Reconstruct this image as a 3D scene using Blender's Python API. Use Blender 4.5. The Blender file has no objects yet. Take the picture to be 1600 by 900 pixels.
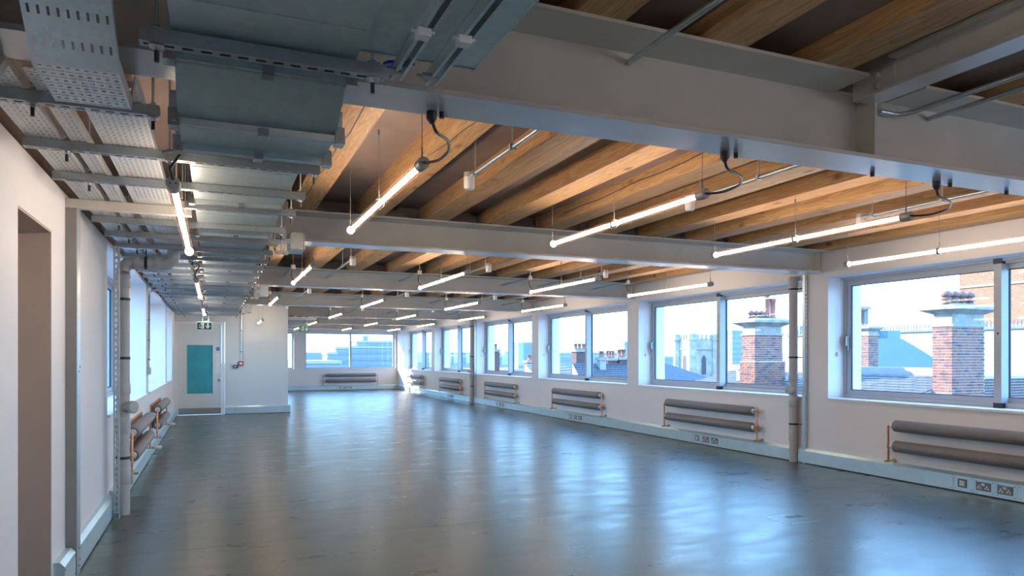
import bpy, bmesh, math, random
from mathutils import Vector, Matrix
random.seed(7)
PI = math.pi
SC = bpy.context.scene
COL = SC.collection

# ---------------------------------------------------------------- camera
cam_d = bpy.data.cameras.new('camera')
cam = bpy.data.objects.new('camera', cam_d)
COL.objects.link(cam)
cam_d.sensor_width = 36.0
cam_d.lens = 1106.0 / 1600.0 * 36.0
cam_d.shift_y = 106.0 / 1600.0
cam_d.clip_end = 2000
cam_d.clip_start = 0.05
cam.location = (0, 0, 1.4)
cam.rotation_euler = (PI / 2, 0, -math.atan2(465.0, 1106.0))
SC.camera = cam

# ---------------------------------------------------------------- sky, sun, exposure
SC.view_settings.view_transform = 'Standard'
SC.view_settings.look = 'None'
SC.view_settings.gamma = 1.0
SC.view_settings.use_curve_mapping = False
SC.view_settings.exposure = 0.0
world = bpy.data.worlds.new('sky')
SC.world = world
world.use_nodes = True
wn = world.node_tree.nodes
wl = world.node_tree.links
wn.clear()
wo = wn.new('ShaderNodeOutputWorld')
bg = wn.new('ShaderNodeBackground')
tc = wn.new('ShaderNodeTexCoord')
sx = wn.new('ShaderNodeSeparateXYZ')
rp = wn.new('ShaderNodeValToRGB')
rp.color_ramp.elements[0].position = 0.0
rp.color_ramp.elements[0].color = (0.36, 0.70, 1.0, 1)
rp.color_ramp.elements[1].position = 0.5
rp.color_ramp.elements[1].color = (0.20, 0.48, 1.0, 1)
wl.new(tc.outputs['Generated'], sx.inputs[0])
wl.new(sx.outputs['Z'], rp.inputs[0])
wl.new(rp.outputs[0], bg.inputs['Color'])
bg.inputs['Strength'].default_value = 9.0
wl.new(bg.outputs[0], wo.inputs[0])

sun_d = bpy.data.lights.new('sun', 'SUN')
sun = bpy.data.objects.new('sun', sun_d)
COL.objects.link(sun)
sun_d.energy = 16.0
sun_d.color = (1.0, 0.87, 0.72)
sun_d.angle = math.radians(0.6)
sun.rotation_euler = Vector((0.75, -1.0, -0.54)).to_track_quat('-Z', 'Y').to_euler()

TUBE_POWER = 36.0        # radiance of the strip inside each tube light

# ---------------------------------------------------------------- materials
def new_mat(name):
    m = bpy.data.materials.new(name)
    m.use_nodes = True
    nt = m.node_tree
    return m, nt, nt.nodes['Principled BSDF']

def nd(nt, t, **kw):
    n = nt.nodes.new(t)
    for k, v in kw.items():
        if k in n.inputs:
            n.inputs[k].default_value = v
        else:
            setattr(n, k, v)
    return n

def simple(name, col, rough=0.5, metal=0.0, var=0.06, scale=6.0, bump=0.0, bscale=150.0, spec=0.5):
    m, nt, p = new_mat(name)
    p.inputs['Roughness'].default_value = rough
    p.inputs['Metallic'].default_value = metal
    p.inputs['Specular IOR Level'].default_value = spec
    t = nd(nt, 'ShaderNodeTexCoord')
    n = nd(nt, 'ShaderNodeTexNoise', Scale=scale, Detail=4.0)
    nt.links.new(t.outputs['Object'], n.inputs['Vector'])
    r = nd(nt, 'ShaderNodeValToRGB')
    r.color_ramp.elements[0].position = 0.3
    r.color_ramp.elements[1].position = 0.7
    r.color_ramp.elements[0].color = tuple(c * (1 - var) for c in col) + (1,)
    r.color_ramp.elements[1].color = tuple(min(1, c * (1 + var)) for c in col) + (1,)
    nt.links.new(n.outputs['Fac'], r.inputs[0])
    nt.links.new(r.outputs[0], p.inputs['Base Color'])
    if bump:
        b = nd(nt, 'ShaderNodeBump', Strength=bump, Distance=0.002)
        n2 = nd(nt, 'ShaderNodeTexNoise', Scale=bscale, Detail=2.0)
        nt.links.new(t.outputs['Object'], n2.inputs['Vector'])
        nt.links.new(n2.outputs['Fac'], b.inputs['Height'])
        nt.links.new(b.outputs[0], p.inputs['Normal'])
    return m

M = {}
M['wall'] = simple('wall_paint', (0.79, 0.78, 0.79), 0.55, var=0.02, scale=2, bump=0.12, bscale=220)
M['partition'] = simple('partition_paint', (0.66, 0.69, 0.67), 0.6, var=0.02, scale=2)
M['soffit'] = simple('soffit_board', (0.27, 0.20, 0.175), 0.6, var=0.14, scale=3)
M['flange'] = simple('glossy_painted_steel', (0.66, 0.67, 0.67), 0.24, metal=0.35, var=0.04, scale=4, bump=0.3, bscale=160)
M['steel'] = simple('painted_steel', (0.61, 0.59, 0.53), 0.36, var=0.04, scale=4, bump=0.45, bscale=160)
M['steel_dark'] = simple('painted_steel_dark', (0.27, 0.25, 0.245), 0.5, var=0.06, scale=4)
M['steel_mid'] = simple('bare_steel', (0.30, 0.29, 0.28), 0.4, metal=0.4, var=0.06)
M['plate'] = simple('dark_steel_plate', (0.20, 0.22, 0.23), 0.35, metal=0.6, var=0.05)
M['frame'] = simple('window_aluminium', (0.40, 0.44, 0.48), 0.38, var=0.02)
M['white'] = simple('white_plastic', (0.80, 0.79, 0.77), 0.4, var=0.02)
M['black'] = simple('black_plastic', (0.02, 0.02, 0.022), 0.4, var=0.1)
M['gasket'] = simple('rubber_gasket', (0.03, 0.03, 0.04), 0.6, var=0.1)
M['copper'] = simple('copper', (0.72, 0.33, 0.17), 0.3, metal=1.0, var=0.2, scale=30)
M['brass'] = simple('brass', (0.65, 0.5, 0.3), 0.3, metal=1.0, var=0.1, scale=30)
M['pipe'] = simple('grey_pipe_plastic', (0.47, 0.46, 0.455), 0.42, var=0.03)
M['cap'] = simple('grey_lamp_cap', (0.5, 0.47, 0.44), 0.35, metal=0.3, var=0.04)
M['trunk'] = simple('brushed_trunking', (0.62, 0.82, 0.89), 0.33, metal=0.6, var=0.05, scale=8)
M['chrome'] = simple('brushed_chrome', (0.55, 0.57, 0.58), 0.25, metal=1.0, var=0.05, scale=20)
M['red'] = simple('red_plastic', (0.55, 0.04, 0.03), 0.4, var=0.05)
M['blue'] = simple('blue_plastic', (0.02, 0.05, 0.42), 0.35, var=0.05)
M['sign_green'] = simple('sign_green', (0.012, 0.07, 0.045), 0.4, var=0.03)
M['sign_teal'] = simple('sign_teal', (0.05, 0.30, 0.24), 0.4, var=0.03)
M['doorglass'] = simple('frosted_teal_glass', (0.05, 0.36, 0.43), 0.22, var=0.12, scale=3)
M['doorpaint'] = simple('door_paint', (0.70, 0.72, 0.70), 0.5, var=0.02)
M['gap_shade'] = simple('tan_gap_shade', (0.42, 0.27, 0.17), 0.6, var=0.1)
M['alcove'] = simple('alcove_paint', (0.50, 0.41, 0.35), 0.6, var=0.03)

def galv(name, col, rough, metal=0.85, k=1.0):
    m, nt, p = new_mat(name)
    t = nd(nt, 'ShaderNodeTexCoord')
    v = nd(nt, 'ShaderNodeTexVoronoi', Scale=55.0 * k)
    n = nd(nt, 'ShaderNodeTexNoise', Scale=3.0, Detail=5.0)
    nt.links.new(t.outputs['Object'], v.inputs['Vector'])
    nt.links.new(t.outputs['Object'], n.inputs['Vector'])
    mx = nd(nt, 'ShaderNodeMix', data_type='RGBA')
    mx.inputs['Factor'].default_value = 0.35
    nt.links.new(v.outputs['Color'], mx.inputs['A'])
    nt.links.new(n.outputs['Fac'], mx.inputs['B'])
    bw = nd(nt, 'ShaderNodeRGBToBW')
    nt.links.new(mx.outputs['Result'], bw.inputs[0])
    r = nd(nt, 'ShaderNodeValToRGB')
    r.color_ramp.elements[0].position = 0.25
    r.color_ramp.elements[1].position = 0.75
    r.color_ramp.elements[0].color = tuple(c * 0.94 for c in col) + (1,)
    r.color_ramp.elements[1].color = tuple(min(1, c * 1.05) for c in col) + (1,)
    nt.links.new(bw.outputs[0], r.inputs[0])
    nt.links.new(r.outputs[0], p.inputs['Base Color'])
    p.inputs['Metallic'].default_value = metal
    p.inputs['Roughness'].default_value = rough
    return m
M['galv'] = galv('galvanised_steel', (0.58, 0.65, 0.67), 0.36)
M['strut'] = galv('strut_steel', (0.40, 0.44, 0.46), 0.34)
M['duct'] = galv('galvanised_duct', (0.56, 0.66, 0.68), 0.40, 0.75, 0.5)
M['tray'] = galv('galvanised_tray', (0.76, 0.80, 0.81), 0.38, 0.5)

def timber():
    m, nt, p = new_mat('timber')
    t = nd(nt, 'ShaderNodeTexCoord')
    oi = nd(nt, 'ShaderNodeObjectInfo')
    add = nd(nt, 'ShaderNodeVectorMath', operation='MULTIPLY_ADD')
    add.inputs[1].default_value = (17.0, 31.0, 11.0)
    nt.links.new(oi.outputs['Random'], add.inputs[0])
    nt.links.new(t.outputs['Object'], add.inputs[2])
    mp = nd(nt, 'ShaderNodeMapping')
    mp.inputs['Scale'].default_value = (6.0, 0.55, 6.0)
    nt.links.new(add.outputs[0], mp.inputs['Vector'])
    warp = nd(nt, 'ShaderNodeTexNoise', Scale=1.2, Detail=3.0)
    nt.links.new(mp.outputs[0], warp.inputs['Vector'])
    grain = nd(nt, 'ShaderNodeMath', operation='MULTIPLY')
    grain.inputs[1].default_value = 14.0
    nt.links.new(warp.outputs['Fac'], grain.inputs[0])
    fr = nd(nt, 'ShaderNodeMath', operation='FRACT')
    nt.links.new(grain.outputs[0], fr.inputs[0])
    fine = nd(nt, 'ShaderNodeTexNoise', Scale=9.0, Detail=6.0)
    mp2 = nd(nt, 'ShaderNodeMapping')
    mp2.inputs['Scale'].default_value = (9.0, 0.3, 9.0)
    nt.links.new(add.outputs[0], mp2.inputs['Vector'])
    nt.links.new(mp2.outputs[0], fine.inputs['Vector'])
    a = nd(nt, 'ShaderNodeMath', operation='MULTIPLY_ADD')
    a.inputs[1].default_value = 0.35
    nt.links.new(fr.outputs[0], a.inputs[0])
    nt.links.new(fine.outputs['Fac'], a.inputs[2])
    r = nd(nt, 'ShaderNodeValToRGB')
    r.color_ramp.elements[0].position = 0.25
    r.color_ramp.elements[0].color = (0.72, 0.465, 0.225, 1)
    r.color_ramp.elements[1].position = 0.95
    r.color_ramp.elements[1].color = (0.45, 0.24, 0.095, 1)
    nt.links.new(a.outputs[0], r.inputs[0])
    # knots
    kn = nd(nt, 'ShaderNodeTexVoronoi', Scale=1.0)
    mp3 = nd(nt, 'ShaderNodeMapping')
    mp3.inputs['Scale'].default_value = (4.5, 2.2, 4.5)
    nt.links.new(add.outputs[0], mp3.inputs['Vector'])
    nt.links.new(mp3.outputs[0], kn.inputs['Vector'])
    kr = nd(nt, 'ShaderNodeValToRGB')
    kr.color_ramp.elements[0].position = 0.04
    kr.color_ramp.elements[0].color = (1, 1, 1, 1)
    kr.color_ramp.elements[1].position = 0.16
    kr.color_ramp.elements[1].color = (0, 0, 0, 1)
    nt.links.new(kn.outputs['Distance'], kr.inputs[0])
    mx = nd(nt, 'ShaderNodeMix', data_type='RGBA')
    nt.links.new(kr.outputs[0], mx.inputs['Factor'])
    nt.links.new(r.outputs[0], mx.inputs['A'])
    mx.inputs['B'].default_value = (0.20, 0.09, 0.035, 1)
    # tint per joist
    hs = nd(nt, 'ShaderNodeHueSaturation')
    v = nd(nt, 'ShaderNodeMath', operation='MULTIPLY_ADD')
    v.inputs[1].default_value = 0.25
    v.inputs[2].default_value = 0.87
    nt.links.new(oi.outputs['Random'], v.inputs[0])
    nt.links.new(v.outputs[0], hs.inputs['Value'])
    nt.links.new(mx.outputs['Result'], hs.inputs['Color'])
    nt.links.new(hs.outputs[0], p.inputs['Base Color'])
    p.inputs['Roughness'].default_value = 0.55
    b = nd(nt, 'ShaderNodeBump', Strength=0.2, Distance=0.003)
    nt.links.new(a.outputs[0], b.inputs['Height'])
    nt.links.new(b.outputs[0], p.inputs['Normal'])
    return m
M['timber'] = timber()

def floor_mat():
    m, nt, p = new_mat('floor_linoleum')
    t = nd(nt, 'ShaderNodeTexCoord')
    n1 = nd(nt, 'ShaderNodeTexNoise', Scale=0.9, Detail=12.0, Roughness=0.8)
    mp = nd(nt, 'ShaderNodeMapping')
    mp.inputs['Scale'].default_value = (1.0, 2.2, 1.0)
    n2 = nd(nt, 'ShaderNodeTexNoise', Scale=2.2, Detail=4.0, Roughness=0.5)
    nt.links.new(t.outputs['Object'], n1.inputs['Vector'])
    nt.links.new(t.outputs['Object'], mp.inputs['Vector'])
    nt.links.new(mp.outputs[0], n2.inputs['Vector'])
    ad = nd(nt, 'ShaderNodeMath', operation='ADD')
    nt.links.new(n1.outputs['Fac'], ad.inputs[0])
    nt.links.new(n2.outputs['Fac'], ad.inputs[1])
    r = nd(nt, 'ShaderNodeValToRGB')
    r.color_ramp.elements[0].position = 0.75
    r.color_ramp.elements[0].color = (0.030, 0.052, 0.047, 1)
    r.color_ramp.elements[1].position = 1.25
    r.color_ramp.elements[1].color = (0.066, 0.094, 0.080, 1)
    nt.links.new(ad.outputs[0], r.inputs[0])
    # pale curled scuff marks in patches
    n3 = nd(nt, 'ShaderNodeTexNoise', Scale=7.0, Detail=2.0, Distortion=2.5)
    nt.links.new(t.outputs['Object'], n3.inputs['Vector'])
    d0 = nd(nt, 'ShaderNodeMath', operation='SUBTRACT')
    d0.inputs[1].default_value = 0.5
    nt.links.new(n3.outputs['Fac'], d0.inputs[0])
    d1 = nd(nt, 'ShaderNodeMath', operation='ABSOLUTE')
    nt.links.new(d0.outputs[0], d1.inputs[0])
    ln = nd(nt, 'ShaderNodeMapRange')
    ln.inputs['From Min'].default_value = 0.012
    ln.inputs['From Max'].default_value = 0.004
    nt.links.new(d1.outputs[0], ln.inputs['Value'])
    pm = nd(nt, 'ShaderNodeTexNoise', Scale=1.7, Detail=1.0)
    nt.links.new(t.outputs['Object'], pm.inputs['Vector'])
    pr = nd(nt, 'ShaderNodeMapRange')
    pr.inputs['From Min'].default_value = 0.5
    pr.inputs['From Max'].default_value = 0.62
    pr.inputs['To Max'].default_value = 0.5
    nt.links.new(pm.outputs['Fac'], pr.inputs['Value'])
    mm = nd(nt, 'ShaderNodeMath', operation='MULTIPLY')
    nt.links.new(ln.outputs[0], mm.inputs[0])
    nt.links.new(pr.outputs[0], mm.inputs[1])
    mx = nd(nt, 'ShaderNodeMix', data_type='RGBA')
    nt.links.new(mm.outputs[0], mx.inputs['Factor'])
    nt.links.new(r.outputs[0], mx.inputs['A'])
    mx.inputs['B'].default_value = (0.24, 0.27, 0.25, 1)
    nt.links.new(mx.outputs['Result'], p.inputs['Base Color'])
    rr = nd(nt, 'ShaderNodeMapRange')
    rr.inputs['From Min'].default_value = 0.3
    rr.inputs['From Max'].default_value = 0.7
    rr.inputs['To Min'].default_value = 0.26
    rr.inputs['To Max'].default_value = 0.36
    nt.links.new(n2.outputs['Fac'], rr.inputs['Value'])
    nt.links.new(rr.outputs[0], p.inputs['Roughness'])
    p.inputs['Specular IOR Level'].default_value = 0.66
    return m
M['floor'] = floor_mat()

def glass_mat(name, tint, gloss):
    m, nt, p = new_mat(name)
    nt.nodes.remove(p)
    out = [n for n in nt.nodes if n.type == 'OUTPUT_MATERIAL'][0]
    tr = nd(nt, 'ShaderNodeBsdfTransparent')
    tr.inputs[0].default_value = tint + (1,)
    gl = nd(nt, 'ShaderNodeBsdfGlossy', Roughness=0.03)
    fr = nd(nt, 'ShaderNodeLayerWeight', Blend=0.5)
    pw = nd(nt, 'ShaderNodeMath', operation='POWER')
    pw.inputs[1].default_value = 4.0
    nt.links.new(fr.outputs['Facing'], pw.inputs[0])
    mu = nd(nt, 'ShaderNodeMath', operation='MULTIPLY_ADD')
    mu.inputs[1].default_value = gloss
    mu.inputs[2].default_value = 0.03
    nt.links.new(pw.outputs[0], mu.inputs[0])
    mx = nd(nt, 'ShaderNodeMixShader')
    nt.links.new(mu.outputs[0], mx.inputs[0])
    nt.links.new(tr.outputs[0], mx.inputs[1])
    nt.links.new(gl.outputs[0], mx.inputs[2])
    nt.links.new(mx.outputs[0], out.inputs[0])
    return m
M['glass'] = glass_mat('window_glass', (0.95, 0.98, 0.99), 0.35)

def emit(name, col, s):
    m, nt, p = new_mat(name)
    nt.nodes.remove(p)
    out = [n for n in nt.nodes if n.type == 'OUTPUT_MATERIAL'][0]
    e = nd(nt, 'ShaderNodeEmission', Strength=s)
    e.inputs[0].default_value = col + (1,)
    nt.links.new(e.outputs[0], out.inputs[0])
    return m
M['strip'] = emit('lit_strip', (1.0, 0.79, 0.62), TUBE_POWER)

def sleeve():
    m, nt, p = new_mat('translucent_sleeve')
    nt.nodes.remove(p)
    out = [n for n in nt.nodes if n.type == 'OUTPUT_MATERIAL'][0]
    tr = nd(nt, 'ShaderNodeBsdfTransparent')
    tl = nd(nt, 'ShaderNodeBsdfTranslucent')
    tl.inputs[0].default_value = (0.95, 0.55, 0.40, 1)
    mx = nd(nt, 'ShaderNodeMixShader')
    mx.inputs[0].default_value = 0.022
    nt.links.new(tr.outputs[0], mx.inputs[1])
    nt.links.new(tl.outputs[0], mx.inputs[2])
    nt.links.new(mx.outputs[0], out.inputs[0])
    return m
M['sleeve'] = sleeve()

def finned():
    m, nt, p = new_mat('finned_tube')
    t = nd(nt, 'ShaderNodeTexCoord')
    s = nd(nt, 'ShaderNodeSeparateXYZ')
    nt.links.new(t.outputs['Object'], s.inputs[0])
    mu = nd(nt, 'ShaderNodeMath', operation='MULTIPLY')
    mu.inputs[1].default_value = 2 * PI / 0.012
    nt.links.new(s.outputs['Y'], mu.inputs[0])
    si = nd(nt, 'ShaderNodeMath', operation='SINE')
    nt.links.new(mu.outputs[0], si.inputs[0])
    r = nd(nt, 'ShaderNodeValToRGB')
    r.color_ramp.elements[0].color = (0.20, 0.195, 0.20, 1)
    r.color_ramp.elements[1].color = (0.34, 0.325, 0.325, 1)
    nt.links.new(si.outputs[0], r.inputs[0])
    nt.links.new(r.outputs[0], p.inputs['Base Color'])
    b = nd(nt, 'ShaderNodeBump', Strength=0.5, Distance=0.004)
    nt.links.new(si.outputs[0], b.inputs['Height'])
    nt.links.new(b.outputs[0], p.inputs['Normal'])
    p.inputs['Roughness'].default_value = 0.5
    p.inputs['Metallic'].default_value = 0.2
    return m
M['fin'] = finned()

# outside
M['brick'] = simple('red_brick', (0.21, 0.085, 0.06), 0.85, var=0.25, scale=9)
M['brick_dark'] = simple('dark_brick', (0.10, 0.058, 0.055), 0.85, var=0.4, scale=9)
M['mortar'] = simple('mortar', (0.40, 0.37, 0.33), 0.9, var=0.1)
M['stone'] = simple('weathered_stone', (0.26, 0.248, 0.223), 0.85, var=0.3, scale=5)
M['tower_stone'] = simple('tower_stone', (0.34, 0.32, 0.28), 0.85, var=0.25, scale=2)
M['lead'] = simple('lead_grey', (0.124, 0.13, 0.136), 0.6, var=0.2, scale=4)
M['terracotta'] = simple('terracotta', (0.26, 0.105, 0.074), 0.7, var=0.2, scale=12)
M['pot_dark'] = simple('sooty_clay', (0.17, 0.085, 0.07), 0.7, var=0.3, scale=12)
M['slate'] = simple('roof_slate', (0.085, 0.083, 0.083), 0.7, var=0.2, scale=5)
M['slate_blue'] = simple('dark_slate', (0.062, 0.062, 0.074), 0.7, var=0.2, scale=5)
M['render'] = simple('pale_render', (0.341, 0.329, 0.298), 0.85, var=0.05, scale=1)
M['render_blue'] = simple('pale_blue_render', (0.161, 0.223, 0.236), 0.85, var=0.05, scale=1)  # on the gable block this blue is painted shadow tone
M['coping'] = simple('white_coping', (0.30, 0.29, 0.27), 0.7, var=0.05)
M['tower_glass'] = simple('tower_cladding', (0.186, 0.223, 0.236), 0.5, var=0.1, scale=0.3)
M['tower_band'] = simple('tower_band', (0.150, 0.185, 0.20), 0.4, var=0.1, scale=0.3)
M['ground'] = simple('pale_ground', (0.186, 0.186, 0.18), 0.9, var=0.1, scale=0.05)

def far_brick():
    m, nt, p = new_mat('distant_brickwork')
    t = nd(nt, 'ShaderNodeTexCoord')
    mp = nd(nt, 'ShaderNodeMapping')
    mp.inputs['Rotation'].default_value = (0, PI / 2, PI / 2)
    b = nd(nt, 'ShaderNodeTexBrick', Scale=2.2)
    b.inputs['Color1'].default_value = (0.25, 0.125, 0.062, 1)
    b.inputs['Color2'].default_value = (0.20, 0.095, 0.047, 1)
    b.inputs['Mortar'].default_value = (0.25, 0.19, 0.13, 1)
    sp = nd(nt, 'ShaderNodeSeparateXYZ')
    cb = nd(nt, 'ShaderNodeCombineXYZ')
    nt.links.new(t.outputs['Object'], sp.inputs[0])
    nt.links.new(sp.outputs['Y'], cb.inputs['X'])
    nt.links.new(sp.outputs['Z'], cb.inputs['Y'])
    nt.links.new(cb.outputs[0], b.inputs['Vector'])
    nt.links.new(b.outputs['Color'], p.inputs['Base Color'])
    p.inputs['Roughness'].default_value = 0.9
    return m
M['far_brick'] = far_brick()

# ---------------------------------------------------------------- helpers
class MB:
    def __init__(self):
        self.v, self.f, self.m, self.s = [], [], [], []

    def _add(self, vs, fs, mi=0, sm=False):
        o = len(self.v)
        self.v += [tuple(p) for p in vs]
        for f in fs:
            self.f.append([i + o for i in f])
            self.m.append(mi)
            self.s.append(sm)
        return self

    def box(self, x0, x1, y0, y1, z0, z1, mi=0):
        vs = [(x, y, z) for z in (z0, z1) for y in (y0, y1) for x in (x0, x1)]
        return self._add(vs, [(0, 2, 3, 1), (4, 5, 7, 6), (0, 1, 5, 4), (2, 6, 7, 3), (0, 4, 6, 2), (1, 3, 7, 5)], mi)

    def prism(self, poly, axis, a0, a1, mi=0):
        """poly: 2D points; axis 0/1/2 is the extrusion axis; the other two axes are taken in order."""
        n = len(poly)
        def P(q, a):
            l = [q[0], q[1]]
            l.insert(axis, a)
            return tuple(l)
        vs = [P(q, a0) for q in poly] + [P(q, a1) for q in poly]
        fs = [tuple(range(n))[::-1], tuple(range(n, 2 * n))]
        for i in range(n):
            j = (i + 1) % n
            fs.append((i, j, n + j, n + i))
        return self._add(vs, fs, mi)

    def tube(self, pts, r, n=12, caps=True, mi=0):
        pts = [Vector(p) for p in pts]
        rs = r if isinstance(r, (list, tuple)) else [r] * len(pts)
        rings = []
        up = None
        for i, p in enumerate(pts):
            d = (pts[min(i + 1, len(pts) - 1)] - pts[max(i - 1, 0)])
            if d.length < 1e-9:
                d = pts[i] - pts[i - 1] if i and (pts[i] - pts[i - 1]).length > 1e-9 else Vector((0, 0, 1))
            d.normalize()
            if up is None:
                up = d.orthogonal().normalized()
            else:
                up = (up - d * up.dot(d))
                up = up.normalized() if up.length > 1e-6 else d.orthogonal().normalized()
            w = d.cross(up)
            rings.append([p + (up * math.cos(2 * PI * k / n) + w * math.sin(2 * PI * k / n)) * rs[i] for k in range(n)])
        vs = [q for ring in rings for q in ring]
        fs = []
        for i in range(len(rings) - 1):
            for k in range(n):
                k2 = (k + 1) % n
                fs.append((i * n + k, i * n + k2, (i + 1) * n + k2, (i + 1) * n + k))
        self._add(vs, fs, mi, True)
        if caps:
            self._add(rings[0], [tuple(range(n))[::-1]], mi)
            self._add(rings[-1], [tuple(range(n))], mi)
        return self

    def cyl(self, p0, p1, r, n=12, mi=0):
        return self.tube([p0, p1], r, n, True, mi)

    def mesh(self, name, mats, off=(0, 0, 0)):
        me = bpy.data.meshes.new(name)
        ox, oy, oz = off
        me.from_pydata([(x - ox, y - oy, z - oz) for x, y, z in self.v], [], self.f)
        for mt in mats:
            me.materials.append(mt)
        me.polygons.foreach_set('material_index', self.m)
        me.polygons.foreach_set('use_smooth', self.s)
        me.update()
        return me

    def build(self, name, mats, parent=None, off=None, **kw):
        if not isinstance(mats, (list, tuple)):
            mats = [mats]
        if off is None:
            off = wloc(parent) if parent is not None else (0, 0, 0)
        o = bpy.data.objects.new(name, self.mesh(name, mats, off))
        COL.objects.link(o)
        if parent is not None:
            o.parent = parent
        for k, v in kw.items():
            o[k] = v
        return o

def wloc(o):
    p = Vector((0, 0, 0))
    while o is not None:
        p += o.location
        o = o.parent
    return tuple(p)

def thing(name, label, cat, loc=(0, 0, 0), group=None, kind=None):
    o = bpy.data.objects.new(name, None)
    COL.objects.link(o)
    o.location = loc
    o.empty_display_size = 0.1
    if label:
        o['label'] = label
    if cat:
        o['category'] = cat
    if group:
        o['group'] = group
    if kind:
        o['kind'] = kind
    return o

def structure(name, loc=(0, 0, 0)):
    return thing(name, None, None, loc, kind='structure')

def copy_tree(o, parent=None):
    c = o.copy()
    COL.objects.link(c)
    c.parent = parent
    for ch in list(o.children):
        copy_tree(ch, c)
    return c

def dup(o, loc, label):
    c = copy_tree(o)
    c.location = loc
    if label:
        c['label'] = label
    return c

def arc(c, r, a0, a1, u, w, n=6):
    c, u, w = Vector(c), Vector(u), Vector(w)
    return [c + (u * math.cos(a0 + (a1 - a0) * i / n) + w * math.sin(a0 + (a1 - a0) * i / n)) * r for i in range(n + 1)]

def perf(mb, x0, x1, y0, y1, z, nx, ny, hole, mi=0, zf=None):
    """flat sheet in x, y with a rectangular hole in every cell; hole(i, j) gives half sizes or None"""
    dx, dy = (x1 - x0) / nx, (y1 - y0) / ny
    Z = zf or (lambda y: z)
    for j in range(ny):
        for i in range(nx):
            a, b = x0 + i * dx, y0 + j * dy
            cx, cy = a + dx / 2, b + dy / 2
            h = hole(i, j)
            out = [(a, b), (a + dx, b), (a + dx, b + dy), (a, b + dy)]
            if h is None:
                mb._add([(p[0], p[1], Z(p[1])) for p in out], [(0, 1, 2, 3)], mi)
                continue
            hx, hy = h
            inn = [(cx - hx, cy - hy), (cx + hx, cy - hy), (cx + hx, cy + hy), (cx - hx, cy + hy)]
            vs = [(p[0], p[1], Z(p[1])) for p in out + inn]
            mb._add(vs, [(0, 1, 5, 4), (1, 2, 6, 5), (2, 3, 7, 6), (3, 0, 4, 7)], mi)

ORD = ['nearest', 'second', 'third', 'fourth', 'fifth', 'sixth', 'seventh', 'eighth', 'ninth', 'tenth', 'eleventh', 'twelfth',
       'thirteenth', 'fourteenth', 'fifteenth', 'sixteenth', 'seventeenth', 'eighteenth', 'nineteenth', 'twentieth',
       'twenty-first', 'twenty-second', 'twenty-third', 'twenty-fourth', 'twenty-fifth']
def nth(i, what='from the front'):
    return 'nearest the viewer' if i == 0 else ORD[i] + ' ' + what

# ---------------------------------------------------------------- dimensions
XL, XR, YB, YF, ZC = -0.865, 7.13, -6.4, 29.5, 2.86
XRO = 7.70
SILL, HEAD = 0.866, 2.39
RW = [(2.74 + 4.325 * k, 6.68 + 4.325 * k) for k in range(-2, 6)]
XLO, LSILL, LHEAD = -1.40, 0.88, 2.38
LW = [(7.09, 10.89), (11.29, 15.09), (15.47, 17.30)]
YP, XP = 18.3, 1.68
BEAM_Y = [2.72, 6.85, 11.2, 15.5, 19.8, 24.1, 28.4]

# ---------------------------------------------------------------- structure
fl = structure('floor')
cuts = [YB, -2.38, 1.62, 5.62, 9.62, 13.62, 17.62, 21.62, 25.62, YF]
for a, b in zip(cuts[:-1], cuts[1:]):
    mb = MB()
    mb.box(XLO, XRO, a + 0.002, b - 0.002, -0.02, 0.0)
    mb.build('floor_sheet', M['floor'], fl)
MB().box(XLO, XRO, YB, YF, -0.30, -0.021).build('subfloor', M['steel_dark'], fl)

ceil = structure('ceiling', (0, 0, ZC))
MB().box(XLO, XRO, YB, YF + 0.5, ZC, ZC + 0.25).build('soffit', M['soffit'], ceil)
# timber joists, one object each
JX = [0.62 + 0.627 * k for k in range(11)]
bays = [(-1.65, 2.69)] + [(BEAM_Y[i] + 0.03, BEAM_Y[i + 1] - 0.03) for i in range(6)]
for bi, (a, b) in enumerate(bays):
    zb = 2.715 if bi else 2.765
    L = b - a
    jm = MB()
    jm.box(-0.11, 0.11, 0, L, zb - ZC, 0.0)
    me = jm.mesh('joist', [M['timber']])
    for k, x in enumerate(JX):
        if bi == 0 and k == 4:
            continue
        o = bpy.data.objects.new('joist', me)
        COL.objects.link(o)
        o.parent = ceil
        o.location = (x + 0.11 + (0 if bi else 0.075), a, 0)

# drying cracks in three joists of the second bay: thin jagged slivers standing just proud of the face
def crack(k, pts, face):
    par = [c for c in ceil.children if c.name.startswith('joist') and abs(c.location.x - JX[k] - 0.11) < 0.01 and abs(c.location.y - (BEAM_Y[0] + 0.03)) < 0.01][0]
    vs, fs = [], []
    for i, (y, q) in enumerate(pts):
        w = 0.0035 if 0 < i < len(pts) - 1 else 0.0006
        for sgn in (-1, 1):
            vs.append((q + sgn * w, y, 2.7145 - ZC) if face == 'bottom' else (-0.1105, y, q + sgn * w))
        if i:
            j = 2 * i
            fs.append((j - 2, j - 1, j + 1, j))
    mb = MB()
    mb._add(vs, fs)
    mb.build('drying_crack', M['gasket'], par, off=(0, 0, 0))
crack(0, [(0.35 + 0.28 * i, 0.02 + 0.012 * math.sin(i * 2.1) - 0.006 * i) for i in range(13)], 'bottom')
crack(1, [(0.5 + 0.22 * i, 0.05 - 0.02 * i + 0.01 * math.sin(i * 1.7)) for i in range(7)], 'bottom')
crack(4, [(0.9 + 0.3 * i, -0.05 - 0.004 * i + 0.008 * math.sin(i * 1.9)) for i in range(10)], 'side')

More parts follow.
